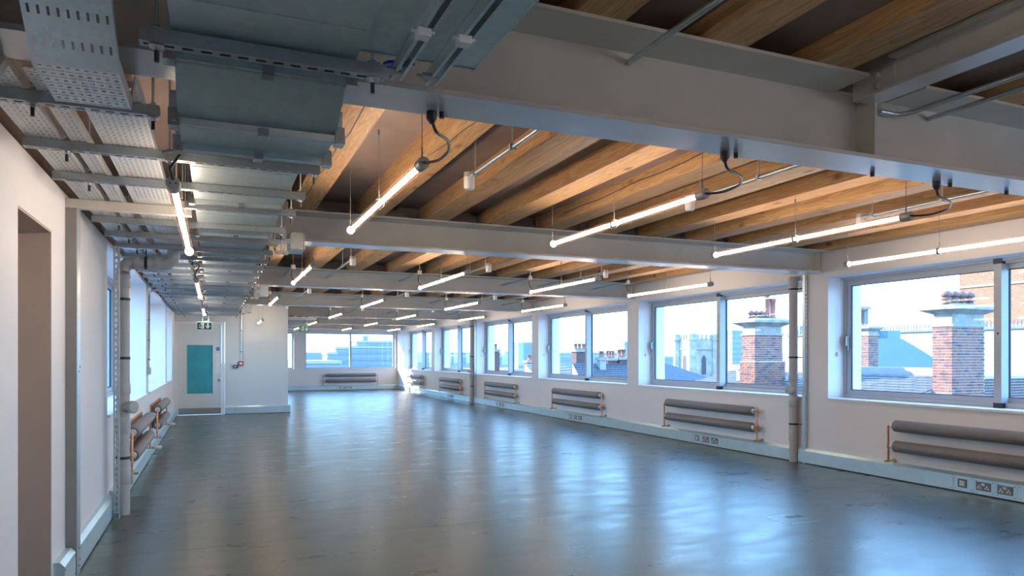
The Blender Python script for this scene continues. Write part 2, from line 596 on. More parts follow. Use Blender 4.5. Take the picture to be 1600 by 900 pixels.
def wall_x(name, x0, x1, y0, y1, z1, holes, mat, zs, zh):
    """wall normal to X with window openings"""
    w = structure(name)
    mb = MB()
    y = y0
    for a, b in holes:
        mb.box(x0, x1, y, a, 0, z1)
        mb.box(x0, x1, a, b, 0, zs)
        mb.box(x0, x1, a, b, zh, z1)
        y = b
    mb.box(x0, x1, y, y1, 0, z1)
    mb.build('wall_face', mat, w)
    return w
wall_x('wall_right', XR, XRO, YB, YF, ZC, RW, M['wall'], SILL, HEAD)
wl_ = structure('wall_left')
mb = MB()
AL0, AL1, ALH = 4.03, 4.79, 2.12
WT = 2.42
mb.box(XLO, XL, YB, AL0, 0, WT)
mb.box(XLO, XL, AL0, AL1, ALH, WT)
mb.box(XLO, XL, AL1, LW[0][0], 0, WT)
y = LW[0][0]
for a, b in LW:
    mb.box(XLO, XL, y, a, 0, WT)
    mb.box(XLO, XL, a, b, 0, LSILL)
    mb.box(XLO, XL, a, b, LHEAD, WT)
    y = b
mb.box(XLO, XL, y, YP, 0, WT)
mb.build('wall_face', M['wall'], wl_)
MB().box(XLO, XL - 0.015, YB, YP, WT, ZC).build('upper_wall_shade', M['soffit'], wl_)  # upper wall coloured soffit brown for the shade above the trays
MB().box(XLO, XL - 0.34, AL0, AL1, 0, ALH).build('alcove_back', M['alcove'], wl_)
al = MB()
al.box(XL - 0.34, XL - 0.002, AL1 - 0.012, AL1 - 0.0005, 0, ALH)
al.box(XL - 0.34, XL - 0.002, AL0, AL1 - 0.012, ALH - 0.012, ALH - 0.0005)
al.build('alcove_lining', M['alcove'], wl_)

wf = structure('wall_far')
FW = [(1.75, 2.93), (3.37, 7.05)]
mb = MB()
x = XP - 1.0
for a, b in FW:
    mb.box(x, a, YF, YF + 0.5, 0, ZC)
    mb.box(a, b, YF, YF + 0.5, 0, SILL)
    mb.box(a, b, YF, YF + 0.5, HEAD - 0.04, ZC)
    x = b
mb.box(x, XRO, YF, YF + 0.5, 0, ZC)
mb.build('wall_face', M['wall'], wf)
wp = structure('wall_partition')
MB().box(0.235, XP, YP, YP + 0.25, 0, ZC).box(XLO, 0.235, YP, YP + 0.25, 2.215, ZC).build('wall_face', M['partition'], wp)
MB().box(XP - 0.2, XP, YP + 0.25, YF, 0, ZC).build('return_face', M['partition'], wp)
MB().box(XLO, -0.87, YP, YP + 0.25, 0, 2.215).build('wall_nib', M['partition'], wp)
wb = structure('wall_back')
MB().box(XLO, XRO, YB - 0.2, YB, 0, ZC).build('wall_face', M['wall'], wb)
# tall core wing added outside the left wall to block sun from its windows
we = structure('wall_sun_block')
MB().box(-24.0, XLO, YP + 0.25, 24.5, -12, 12).build('wall_face', M['render'], we)
MB().box(XLO, XP - 0.2, YP + 0.3, YF + 0.5, ZC + 0.25, 8).build('core_face', M['render'], we)

# ---------------------------------------------------------------- windows
def window_x(name, y0, y1, z0, z1, xf, s, xroom, detail=True):
    """sliding window in a wall normal to X; s = +1 when outdoors is at +X; xf = room side of the frame"""
    w = structure(name, (xf, y0, z0))
    X = lambda a, b: (min(xf + s * a, xf + s * b), max(xf + s * a, xf + s * b))
    def ring(mb, a, b, ya, yb, za, zb, t, tb=None):
        x0, x1 = X(a, b)
        tb = tb or t
        mb.box(x0, x1, ya, ya + t, za, zb)
        mb.box(x0, x1, yb - t, yb, za, zb)
        mb.box(x0, x1, ya + t, yb - t, za, za + tb)
        mb.box(x0, x1, ya + t, yb - t, zb - tb, zb)
        return mb
    ring(MB(), 0.0, 0.11, y0, y1, z0, z1, 0.045, 0.05).build('window_frame', M['frame'], w)
    ym = (y0 + y1) / 2
    for (ya, yb, d) in ((ym - 0.03, y1 - 0.045, 0.012), (y0 + 0.045, ym + 0.03, 0.062)):
        sash = ring(MB(), d, d + 0.042, ya, yb, z0 + 0.05, z1 - 0.05, 0.055).build('sash', M['frame'], w)
        gx0, gx1 = X(d + 0.016, d + 0.022)
        pane = MB()
        pane._add([(gx0, ya + 0.05, z0 + 0.1), (gx0, yb - 0.05, z0 + 0.1), (gx0, yb - 0.05, z1 - 0.1), (gx0, ya + 0.05, z1 - 0.1)], [(0, 1, 2, 3)])
        pane.build('pane', M['glass'], sash)
        ring(MB(), d + 0.008, d + 0.03, ya + 0.053, yb - 0.053, z0 + 0.103, z1 - 0.103, 0.010).build('gasket', M['gasket'], sash)
    x0, x1 = X(-0.055, 0.012)
    MB().box(x0, x1, ym - 0.03, ym + 0.045, z0 + 0.055, z1 - 0.055).build('meeting_post', M['frame'], w)
    for za in (z0 + 0.002, z1 - 0.055):
        MB().box(x0 - 0.004, x1, ym - 0.035, ym + 0.05, za, za + 0.053).build('track_block', M['black'], w)
    px = x0 if s > 0 else x1
    MB().cyl((px - s * 0.002, ym + 0.005, (z0 + z1) / 2), (px + s * 0.004, ym + 0.005, (z0 + z1) / 2), 0.011, 10).build('lock_bolt', M['black'], w)
    # sill board and head shadow track
    r0, r1 = sorted((xroom - s * 0.025, xf))
    MB().box(r0, r1, y0 - 0.02, y1 + 0.02, z0 - 0.022, z0 + 0.003).build('window_sill', M['wall'], w)
    MB().box(*X(-0.05, 0.0), y0 + 0.01, y1 - 0.01, z1 - 0.03, z1 - 0.001).build('blind_track', M['frame'], w)
    if detail:
        hx = X(-0.018, 0.0)
        MB().box(*hx, y1 - 0.085, y1 - 0.055, z0 + 0.60, z0 + 0.80).build('handle_plate', M['plate'], w)
        MB().box(*X(-0.045, -0.018), y1 - 0.08, y1 - 0.06, z0 + 0.66, z0 + 0.78).build('window_handle', M['plate'], w)
        cx = (xf + xroom) / 2 + s * 0.02
        MB().cyl((cx, y1 - 0.02, z0 + 0.58), (cx, y1 - 0.02, z1 - 0.02), 0.0025, 6).build('blind_cord', M['white'], w)
        MB().tube([(cx, y1 - 0.02, z0 + 0.53), (cx, y1 - 0.02, z0 + 0.545), (cx, y1 - 0.02, z0 + 0.575), (cx, y1 - 0.02, z0 + 0.585)], [0.006, 0.017, 0.015, 0.003], 10).build('cord_bead', M['white'], w)
    return w
for k, (a, b) in enumerate(RW):
    window_x('window_%d' % (k + 1), a, b, SILL, HEAD, 7.39, 1, XR)
for k, (a, b) in enumerate(LW):
    window_x('window_%d' % (k + 8), a, b, LSILL, LHEAD, -1.25, -1, XL, False)

def window_y(name, x0, x1, z0, z1, yf, mullion):
    w = structure(name, (x0, yf, z0))
    mb = MB()
    mb.box(x0, x0 + 0.06, yf, yf + 0.08, z0, z1)
    mb.box(x1 - 0.06, x1, yf, yf + 0.08, z0, z1)
    mb.box(x0 + 0.06, x1 - 0.06, yf, yf + 0.08, z0, z0 + 0.06)
    mb.box(x0 + 0.06, x1 - 0.06, yf, yf + 0.08, z1 - 0.06, z1)
    mb.build('window_frame', M['frame'], w)
    xs = [x0 + 0.06] + ([mullion] if mullion else []) + [x1 - 0.06]
    if mullion:
        MB().box(mullion - 0.035, mullion + 0.035, yf - 0.03, yf + 0.07, z0 + 0.06, z1 - 0.06).build('mullion', M['frame'], w)
    for a, b in zip(xs[:-1], xs[1:]):
        p = MB()
        p._add([(a, yf + 0.04, z0 + 0.06), (b, yf + 0.04, z0 + 0.06), (b, yf + 0.04, z1 - 0.06), (a, yf + 0.04, z1 - 0.06)], [(0, 1, 2, 3)])
        p.build('pane', M['glass'], w)
    MB().box(x0 - 0.02, x1 + 0.02, YF - 0.025, yf, z0 - 0.022, z0 + 0.003).build('window_sill', M['wall'], w)
    return w
window_y('window_11', FW[1][0], FW[1][1], SILL, HEAD - 0.04, YF + 0.16, 5.2)
window_y('window_12', FW[0][0], FW[0][1], SILL, HEAD - 0.04, YF + 0.16, None)

# ---------------------------------------------------------------- door in the partition
d = structure('door_1', (-0.31, YP, 0))
DX0, DX1 = -0.862, 0.228
mb = MB()
mb.box(DX0, DX0 + 0.07, YP - 0.035, YP + 0.2, 0, 2.21)
mb.box(DX1 - 0.07, DX1, YP - 0.035, YP + 0.2, 0, 2.21)
mb.box(DX0 + 0.07, DX1 - 0.07, YP - 0.035, YP + 0.2, 2.14, 2.21)
mb.build('door_frame', M['wall'], d)
LX0, LX1 = DX0 + 0.074, DX1 - 0.074
gx0, gx1, gz0, gz1 = -0.60, -0.03, 0.50, 1.66
mb = MB()
mb.box(LX0, gx0, YP + 0.0, YP + 0.045, 0.01, 2.135)
mb.box(gx1, LX1, YP + 0.0, YP + 0.045, 0.01, 2.135)
mb.box(gx0, gx1, YP + 0.0, YP + 0.045, 0.01, gz0)
mb.box(gx0, gx1, YP + 0.0, YP + 0.045, gz1, 2.135)
leaf = mb.build('door_leaf', M['doorpaint'], d)
MB().box(gx0, gx1, YP + 0.015, YP + 0.025, gz0, gz1).build('vision_panel', M['doorglass'], leaf)
mb = MB()
for b in ((gx0 - 0.02, gx1 + 0.02, gz0 - 0.02, gz0 + 0.005), (gx0 - 0.02, gx1 + 0.02, gz1 - 0.005, gz1 + 0.02), (gx0 - 0.02, gx0 + 0.005, gz0, gz1), (gx1 - 0.005, gx1 + 0.02, gz0, gz1)):
    mb.box(b[0], b[1], YP - 0.008, YP + 0.012, b[2], b[3])
mb.build('glazing_bead', M['doorpaint'], leaf)
MB().box(LX0 + 0.01, LX1 - 0.01, YP - 0.004, YP, 0.02, 0.165).build('kick_plate', M['chrome'], leaf)
MB().box(0.03, 0.125, YP - 0.004, YP, 0.97, 1.45).build('push_plate', M['white'], leaf)
mb = MB()
mb.cyl((0.075, YP - 0.004, 1.565), (0.075, YP, 1.565), 0.042, 20)
mb.box(0.05, 0.10, YP - 0.0055, YP - 0.004, 1.56, 1.572, 1)
mb.build('safety_disc', [M['blue'], M['white']], leaf)
MB().cyl((0.095, YP - 0.02, 0.82), (0.095, YP, 0.82), 0.028, 14).build('door_lock', M['chrome'], leaf)
MB().box(DX0, DX1, YP - 0.03, YP + 0.2, -0.001, 0.006).build('threshold', M['chrome'], d)

# ---------------------------------------------------------------- skirting trunking
def profile(xw, s):
    """cross-section (x, z): wall at xw, s points into the room"""
    return [(xw, 0.012), (xw + s * 0.06, 0.012), (xw + s * 0.06, 0.165), (xw + s * 0.035, 0.195), (xw, 0.195)]
def plate(parent, x, y, z, s, kind):
    """socket plate on a face normal to X (s points into the room)"""
    w = 0.046 if kind == 'switch' else 0.073
    mb = MB()
    a, b = sorted((x, x + s * 0.006))
    mb.box(a, b, y - w, y + w, z - 0.043, z + 0.043, 0)
    a, b = sorted((x + s * 0.006, x + s * 0.010))
    if kind == 'switch':
        for dy in (-0.014, 0.014):
            for dz in (-0.014, 0.014):
                mb.box(a, b, y + dy - 0.0125, y + dy + 0.0125, z + dz - 0.0125, z + dz + 0.0125, 1)
    else:
        mb.box(a, b, y - 0.016, y - 0.001, z + 0.008, z + 0.032, 1)
        mb.box(a, b, y + 0.001, y + 0.016, z + 0.008, z + 0.032, 1)
        for dy in (-0.038, 0.038):
            mb.box(a, b, y + dy - 0.005, y + dy + 0.005, z - 0.004, z + 0.014, 1)
            mb.box(a, b, y + dy - 0.02, y + dy - 0.007, z - 0.026, z - 0.012, 1)
            mb.box(a, b, y + dy + 0.007, y + dy + 0.02, z - 0.026, z - 0.012, 1)
            mb.box(a, b, y + dy - 0.016, y + dy + 0.016, z - 0.008, z - 0.004, 1)
    mb.build('switch_plate' if kind == 'switch' else 'socket_plate', [M['plate'], M['white']], parent)

def trunking(name, xw, s, spans, sockets):
    t = structure(name, (xw, 0, 0))
    pr = profile(xw, s)
    for a, b in spans:
        ys = [a]
        kinds = []
        for so in sockets:
            if a < so < b:
                e = [so, so + 0.21, so + 0.42, so + 0.64]
                ys += e
                kinds += [None, 'double', 'double', 'switch'] if s < 0 else [None, 'switch', 'double', 'double']
        ys.append(b)
        kinds.append(None)
        full = [(ys[i], ys[i + 1], kinds[i]) for i in range(len(ys) - 1)]
        # split long runs at 3 m
        for y0, y1, k in full:
            n = max(1, int(round((y1 - y0) / 2.6))) if k is None else 1
            for i in range(n):
                ya = y0 + (y1 - y0) * i / n
                yb = y0 + (y1 - y0) * (i + 1) / n
                mb = MB()
                mb.prism(pr, 1, ya + 0.0015, yb - 0.0015)
                p = mb.build('trunking_panel', M['trunk'], t)
                sc = MB()
                for yy in (ya + 0.025, yb - 0.025):
                    for zz in (0.035, 0.145):
                        xa = xw + s * 0.06
                        sc.cyl((xa, yy, zz), (xa + s * 0.002, yy, zz), 0.006, 8)
                sc.build('screws', M['steel_dark'], p, kind='stuff')
                if k:
                    plate(p, xw + s * 0.06, (ya + yb) / 2 + 0.01, 0.095, s, k)
    base = MB()
    for a, b in spans:
        x0, x1 = sorted((xw, xw + s * 0.052))
        base.box(x0, x1, a, b, 0.0, 0.012)
    base.build('base_strip', M['black'], t)
    return t
rs = [4.36 + 4.325 * k for k in range(-2, 6)]
trunking('baseboard_right', XR, -1, [(YB, 7.12), (7.27, 19.78), (19.95, YF)], rs)
trunking('baseboard_left', XL, 1, [(YB, AL0 - 0.05), (AL1 + 0.03, 5.18), (5.32, 7.0), (7.2, YP - 0.04)], [7.9])
def trunk_y(name, yw, x0, x1, socket=None):
    t = structure(name, (0, yw, 0))
    pr = [(yw, 0.012), (yw, 0.195), (yw - 0.035, 0.195), (yw - 0.06, 0.165), (yw - 0.06, 0.012)]
    n = max(1, int(round((x1 - x0) / 2.2)))
    for i in range(n):
        a, b = x0 + (x1 - x0) * i / n, x0 + (x1 - x0) * (i + 1) / n
        p = MB().prism(pr, 0, a + 0.001, b - 0.001).build('trunking_panel', M['trunk'], t)
        if socket and a < socket < b:
            for j in range(3):
                x = socket + 0.2 * j
                w = 0.045 if j == 0 else 0.073
                mb = MB()
                mb.box(x - w, x + w, yw - 0.066, yw - 0.06, 0.052, 0.138, 0)
                if j == 0:
                    mb.box(x - 0.025, x + 0.025, yw - 0.069, yw - 0.066, 0.07, 0.12, 1)
                else:
                    for dx in (-0.036, 0.036):
                        mb.box(x + dx - 0.02, x + dx + 0.02, yw - 0.069, yw - 0.066, 0.066, 0.10, 1)
                    mb.box(x - 0.016, x + 0.016, yw - 0.069, yw - 0.066, 0.105, 0.128, 1)
                mb.build('switch_plate' if j == 0 else 'socket_plate', [M['plate'], M['white']], p)
    MB().box(x0, x1, yw - 0.05, yw, 0, 0.012).build('base_strip', M['black'], t)
trunk_y('baseboard_far', YF, XP + 0.02, XR - 0.06, 4.75)
trunk_y('baseboard_partition', YP, 0.24, XP + 0.05)

# ---------------------------------------------------------------- steel beams
beam_labels = [
    'deep grey painted steel beam crossing overhead nearest the viewer',
    'grey steel beam ending above the right-hand soil pipe, second from the front',
    'third grey steel beam from the front, ending beside the third window',
    'fourth grey steel beam from the front, before the partition wall',
    'fifth grey steel beam from the front, just past the partition face',
    'sixth grey steel beam from the front, near the far end of the room',
    'furthest grey steel beam, close to the far window wall',
]
for i, y in enumerate(BEAM_Y):
    zb, zt = (2.40, 2.765) if i == 0 else (2.45, 2.715)
    x0 = XL if i < 4 else XP
    x1 = 7.05
    b = thing('steel_beam', beam_labels[i], 'beam', (x0, y, zb), 'steel beams across the room')
    zw = zt - 0.015
    MB().box(x0, x1, y - 0.008, y + 0.008, zb + 0.02, zw).build('web', M['steel'], b)
    MB().box(x0, x1 + 0.04, y - 0.125, y + 0.125, zb, zb + 0.02).build('bottom_flange', M['flange'], b)
    if i == 0:
        tp = MB()
        tp.prism([(x0, y - 0.24), (2.915, y - 0.24), (2.925, y - 0.012), (3.10, y - 0.012), (3.10, y + 0.24), (x0, y + 0.24)], 2, zw, zt)
        tp.prism([(3.31, y - 0.24), (XR, y - 0.24), (XR, y + 0.24), (3.30, y + 0.24)], 2, zw, zt)
        tp.build('top_plate', M['steel'], b)
        for s in (-1, 1):
            ya, yb = sorted((y + s * 0.008, y + s * 0.118))
            MB().box(3.095, 3.11, ya, yb, zb + 0.02, zw).build('stiffener', M['steel'], b)
        MB().box(3.112, 3.245, y - 0.022, y - 0.008, zb + 0.021, zw).build('end_plate', M['steel'], b)
    else:
        for a, c in ((x0, 2.35), (2.362, 4.6), (4.612, XR)):
            if c > a:
                MB().box(a, c, y - 0.25, y + 0.25, zw, zt).build('top_plate', M['steel'], b)
        MB().box(x1 - 0.012, x1, y - 0.11, y + 0.11, zb + 0.02, zw).build('end_plate', M['steel'], b)
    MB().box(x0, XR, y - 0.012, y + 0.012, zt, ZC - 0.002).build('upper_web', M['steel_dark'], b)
    for x in JX:
        if x < x0:
            continue
        cl = MB()
        cl.box(x - 0.014, x - 0.002, y - 0.10, y - 0.012, zt, ZC - 0.02)
        cl.box(x - 0.11, x - 0.014, y - 0.022, y - 0.012, zt, ZC - 0.02)
        for zz in (zt + 0.035, ZC - 0.055):
            cl.cyl((x - 0.06, y - 0.034, zz), (x - 0.06, y - 0.022, zz), 0.012, 6)
            cl.cyl((x - 0.026, y - 0.06, zz), (x - 0.014, y - 0.06, zz), 0.012, 6)
        cl.build('joist_cleat', M['steel_dark'], b)

# secondary beam running towards the camera in the first bay
b = thing('secondary_beam', 'grey steel beam running with the joists, butting the nearest cross beam', 'beam', (3.07, 2.6, 2.69))
MB().box(3.065, 3.077, -1.65, 2.69, 2.705, 2.845).build('web', M['steel'], b)
MB().box(3.0, 3.14, -1.65, 2.64, 2.69, 2.705).build('bottom_flange', M['flange'], b)
MB().box(3.0, 3.14, -1.65, 2.45, 2.845, ZC - 0.002).build('top_flange', M['steel'], b)
cl = MB()
cl.box(3.053, 3.065, 2.46, 2.70, 2.715, 2.835)
for zz in (2.745, 2.80):
    cl.cyl((3.035, 2.55, zz), (3.053, 2.55, zz), 0.014, 6)
cl.build('end_cleat', M['steel'], b)

# ---------------------------------------------------------------- hanging tube lights
TL = 2.14
def tube_light(L, z, wires, mid, zc):
    t = thing('tube_light', 'x', 'light', (0, 0, z), 'hanging tube lights')
    MB().tube([(0, 0.055, z), (0, L - 0.045, z)], 0.0145, 14).build('light_strip', M['strip'], t)
    MB().tube([(0, 0.05, z), (0, L - 0.04, z)], 0.0305, 18, caps=False).build('diffuser', M['sleeve'], t)
    cap = MB().tube([(0, 0, z), (0, 0.004, z), (0, 0.075, z)], [0.028, 0.032, 0.032], 20)
    for dx in (-0.012, 0.012):
        cap.cyl((dx, -0.002, z), (dx, 0.001, z), 0.004, 8, 1)
    cap.build('end_cap', [M['cap'], M['black']], t)
    MB().tube([(0, L - 0.05, z), (0, L - 0.004, z), (0, L, z)], [0.032, 0.032, 0.027], 20).build('end_cap', M['cap'], t)
    if mid:
        MB().tube([(0, L / 2 - 0.012, z), (0, L / 2 + 0.012, z)], 0.0335, 18, caps=False).build('clip_ring', M['chrome'], t)
    for y in wires:
        w = MB().cyl((0, y, z + 0.03), (0, y, zc), 0.0022, 5)
        w.cyl((0, y, z + 0.028), (0, y, z + 0.085), 0.005, 8)
        w.cyl((0, y, zc - 0.03), (0, y, zc), 0.007, 8)
        w.build('suspension_wire', M['steel_dark'], t)
    return t
rows = ['row beside the service duct', 'second row from the duct', 'third row from the duct', 'row nearest the window wall']
ZL = 2.38
base = tube_light(TL, ZL, (0.04, TL / 2, TL - 0.03), True, ZC - 0.002)
base_j = tube_light(TL, ZL, (0.04, TL / 2, TL - 0.03), True, 2.714)   # this row hangs straight below a joist

def smooth(p, rounds=3):
    pts = []
    for q in range(len(p) - 1):
        for i in range(5):
            pts.append(Vector(p[q]).lerp(Vector(p[q + 1]), i / 5))
    pts.append(Vector(p[-1]))
    for _ in range(rounds):
        pts = [pts[0]] + [(pts[i - 1] + pts[i] * 2 + pts[i + 1]) / 4 for i in range(1, len(pts) - 1)] + [pts[-1]]
    return [tuple(a) for a in pts]

# flex from the near beam and feed box on a short conduit, both kinds built once for a lamp at y = 0
for k in range(4):
    X = 0.98 + 1.755 * k
    for n in range(-1, 6):
        if k == 0 and n > 3:
            continue
        Y = 3.48 + 4.345 * n
        if n < 0:  # unseen row added behind the viewer to brighten the near beam
            lab = 'added unseen tube light behind the viewer, ' + rows[k]
        else:
            lab = 'warm tube light on thin wires, %s, %s' % (nth(n) if n else 'nearest', rows[k])
        if k == 0 and n == 3:
            t = tube_light(1.70, 2.19, (0.04, 1.66), False, ZC - 0.002)
            t.location = (X, Y, 2.19)
            t['label'] = lab
            continue
        t = copy_tree(base_j if k == 2 else base)
        t.location = (X, Y, ZL)
        t['label'] = lab
        if n == 0 and k < 3:
            zb = 2.40
            xg = (0.82, 2.31, 3.82)[k]
            dx = X - xg
            p = [(xg, 2.80, zb - 0.03), (xg + 0.02, 2.81, zb - 0.08), (xg + 0.5 * dx + 0.05, 2.98, zb - 0.05), (xg + 0.9 * dx + 0.06, 3.20, zb - 0.03),
                 (X + 0.05, 3.38, zb - 0.03), (X + 0.01, 3.46, ZL - 0.005), (X, Y + 0.002, ZL)]
            MB().tube(smooth(p), 0.007, 8).build('flex_cable', M['black'], t)
            MB().tube([(xg, 2.80, zb), (xg, 2.80, zb - 0.03), (xg, 2.80, zb - 0.05)], [0.022, 0.022, 0.008], 12).build('cable_gland', M['black'], t)
        elif n > 0:
            yb = BEAM_Y[min(n + 1, 6)]
            yf = yb - 1.25
            MB().cyl((X, yf, 2.60), (X, yb - 0.02, 2.60), 0.0125, 8).build('feed_conduit', M['galv'], t)
            MB().tube([(X, yf, 2.575), (X, yf, 2.63)], 0.032, 12).build('junction_box', M['cap'], t)
            MB().cyl((X, yf, 2.63), (X, yf, 2.714 if k == 2 else ZC), 0.005, 6).build('box_hanger', M['galv'], t)
            ye = min(max(yf + 0.05, Y + 0.1), Y + TL - 0.1)
            MB().tube(smooth([(X, yf, 2.578), (X - 0.02, yf + 0.01, 2.52), (X - 0.025, (yf + ye) / 2, 2.46), (X, ye, ZL + 0.028)], 2), 0.006, 6).build('flex_cable', M['black'], t)
for o in [base, base_j] + list(base.children) + list(base_j.children):
    bpy.data.objects.remove(o)

# lights of the aisle, hung under the service struts
ta = tube_light(2.3, 2.175, (0.30, 2.0), False, ZC - 0.002)
for n in range(4):
    Y = 3.52 + 4.35 * n
    L = 2.3
    if n < 3:
        t = copy_tree(ta)
    else:
        t = tube_light(1.0, 2.175, (0.30, 0.7), False, ZC - 0.002)
    t.location = (-0.172, Y, 2.175)
    t['label'] = 'warm tube light hung under the cable trays, %s in the aisle' % nth(n)
    t['group'] = 'aisle tube lights'
    yy, xx = Y, -0.172
    pts = [(xx, yy + 0.01, 2.19), (xx - 0.01, yy - 0.05, 2.23), (xx + 0.03, yy - 0.02, 2.30), (xx + 0.02, yy + 0.06, 2.34), (xx - 0.05, yy + 0.16, 2.352)]
    MB().tube(pts, 0.007, 8).build('flex_cable', M['black'], t)

for o in [ta] + list(ta.children):
    bpy.data.objects.remove(o)

# ---------------------------------------------------------------- ceiling detectors on conduits
for k in range(3):
    for n in range(5):
        if k == 0 and n == 4:
            continue
        X, Y = 1.58 + 1.8 * k, 4.5 + 4.35 * n
        t = thing('ceiling_detector', 'white drum detector on galvanised conduit, %s, %s' % (nth(n), ['left line', 'middle line', 'line nearest the windows'][k]),
                  'detector', (X, Y, 2.6), 'white detectors on conduits')
        yb = BEAM_Y[0] + 0.02 if n == 0 else BEAM_Y[n + 1] - 0.02
        MB().cyl((X, Y, 2.60), (X, yb, 2.60), 0.0125, 10).build('conduit', M['galv'], t)
        mb = MB().tube([(X, Y, 2.52), (X, Y, 2.535), (X, Y, 2.60)], [0.03, 0.037, 0.037], 20)
        mb.build('housing', M['white'], t)
        MB().tube([(X, Y, 2.60), (X, Y, 2.632)], 0.036, 20).build('back_box', M['cap'], t)
        sgn = -1 if n == 0 else 1
        for dy in (0.12, 0.75):
            y = Y + sgn * dy
            h = MB().cyl((X, y, 2.60), (X, y, 2.714 if k == 2 else ZC), 0.005, 8)
            h.box(X - 0.02, X + 0.02, y - 0.012, y + 0.012, 2.585, 2.617)
            h.build('hanger', M['galv'], t)

# loose conduits of the first bay
t = thing('conduit', 'round steel conduit meeting the near beam web, left of the other two', 'conduit', (1.70, 2.7, 2.70))
MB().cyl((1.70, -1.0, 2.705), (1.70, 2.711, 2.705), 0.014, 12).build('pipe', M['galv'], t)
MB().cyl((1.70, 1.6, 2.705), (1.70, 1.6, 2.86), 0.005, 8).build('hanger', M['galv'], t)
t = thing('conduit', 'steel conduit with a bent end at the stiffener of the near beam', 'conduit', (3.39, 2.6, 2.58))
pts = [(3.20, 2.66, 2.675)] + arc((3.30, 2.59, 2.675), 0.07, PI / 2, 0, (1, 0, 0), (0, 1, 0), 6) + [(3.37, -1.0, 2.675)]
MB().tube(pts, 0.013, 12).build('pipe', M['galv'], t)
MB().cyl((3.37, 1.3, 2.675), (3.37, 1.3, 2.86), 0.005, 8).build('hanger', M['galv'], t)
t = thing('conduit', 'straight steel conduit right of the bent one, meeting the beam web', 'conduit', (3.63, 2.7, 2.70))
MB().cyl((3.63, -1.0, 2.705), (3.63, 2.711, 2.705), 0.013, 12).build('pipe', M['galv'], t)
MB().cyl((3.63, 1.3, 2.705), (3.63, 1.3, 2.86), 0.005, 8).build('hanger', M['galv'], t)
# black plugs in the underside of the near beam
for i, x in enumerate((0.86, 2.37, 3.30, 3.92, 4.42, 4.95)):
    o = MB().cyl((x, 2.79, 2.375), (x, 2.79, 2.40), 0.011, 8).build('beam_plug', M['black'])
    o['label'] = 'small black plug under the near steel beam, %s from the duct side' % ['first', 'second', 'third', 'fourth', 'fifth', 'sixth'][i]
    o['category'] = 'plug'
    o['group'] = 'plugs under the near beam'

# ---------------------------------------------------------------- cable trays
def tray(label, x0, x1, pts, nx, group='cable trays along the left wall'):
    y0, z0 = pts[0]
    t = thing('cable_tray', label, 'cable tray', ((x0 + x1) / 2, y0, z0), group)
    bed = MB()
    for (ya, za), (yb, zb) in zip(pts[:-1], pts[1:]):
        L = math.hypot(yb - ya, zb - za)
        steep = abs(zb - za) > 0.05
        ny = max(2, int(L / (0.045 if steep else 0.026)))
        f = lambda y, ya=ya, yb=yb, za=za, zb=zb: za + (zb - za) * (y - ya) / (yb - ya)
        if steep:
            hole = lambda i, j: (0.0035, 0.010) if j % 2 == 1 else None
        else:
            hole = lambda i, j: (0.0055, 0.0055) if j % 2 == 0 else (0.0095, 0.0025)
        perf(bed, x0 + 0.004, x1 - 0.004, ya, yb, 0, nx, ny, hole, 0, f)
    bed.build('tray_bed', M['tray'], t)
    for x, s in ((x0, 1), (x1, -1)):
        r = MB()
        for (ya, za), (yb, zb) in zip(pts[:-1], pts[1:]):
            a, b = sorted((x, x + s * 0.004))
            vs = [(a, ya, za - 0.002), (b, ya, za - 0.002), (b, yb, zb - 0.002), (a, yb, zb - 0.002),
                  (a, ya, za + 0.045), (b, ya, za + 0.045), (b, yb, zb + 0.045), (a, yb, zb + 0.045)]
            r._add(vs, [(0, 3, 2, 1), (4, 5, 6, 7), (0, 1, 5, 4), (1, 2, 6, 5), (2, 3, 7, 6), (3, 0, 4, 7)])
        r.build('side_rail', M['tray'], t)
    return t
ZT = 2.395
dip = [(1.99, 2.555), (2.39, 2.237), (2.72, 2.237), (2.90, ZT), (YP - 0.02, ZT)]
tray('perforated cable tray nearest the left wall', -0.785, -0.65, dip, 6)
tray('narrow perforated cable tray between the two wider ones', -0.61, -0.54, dip[3:], 3)
tray('wide perforated cable tray nearest the duct, stepping down under the near beam', -0.48, -0.26, dip, 9)

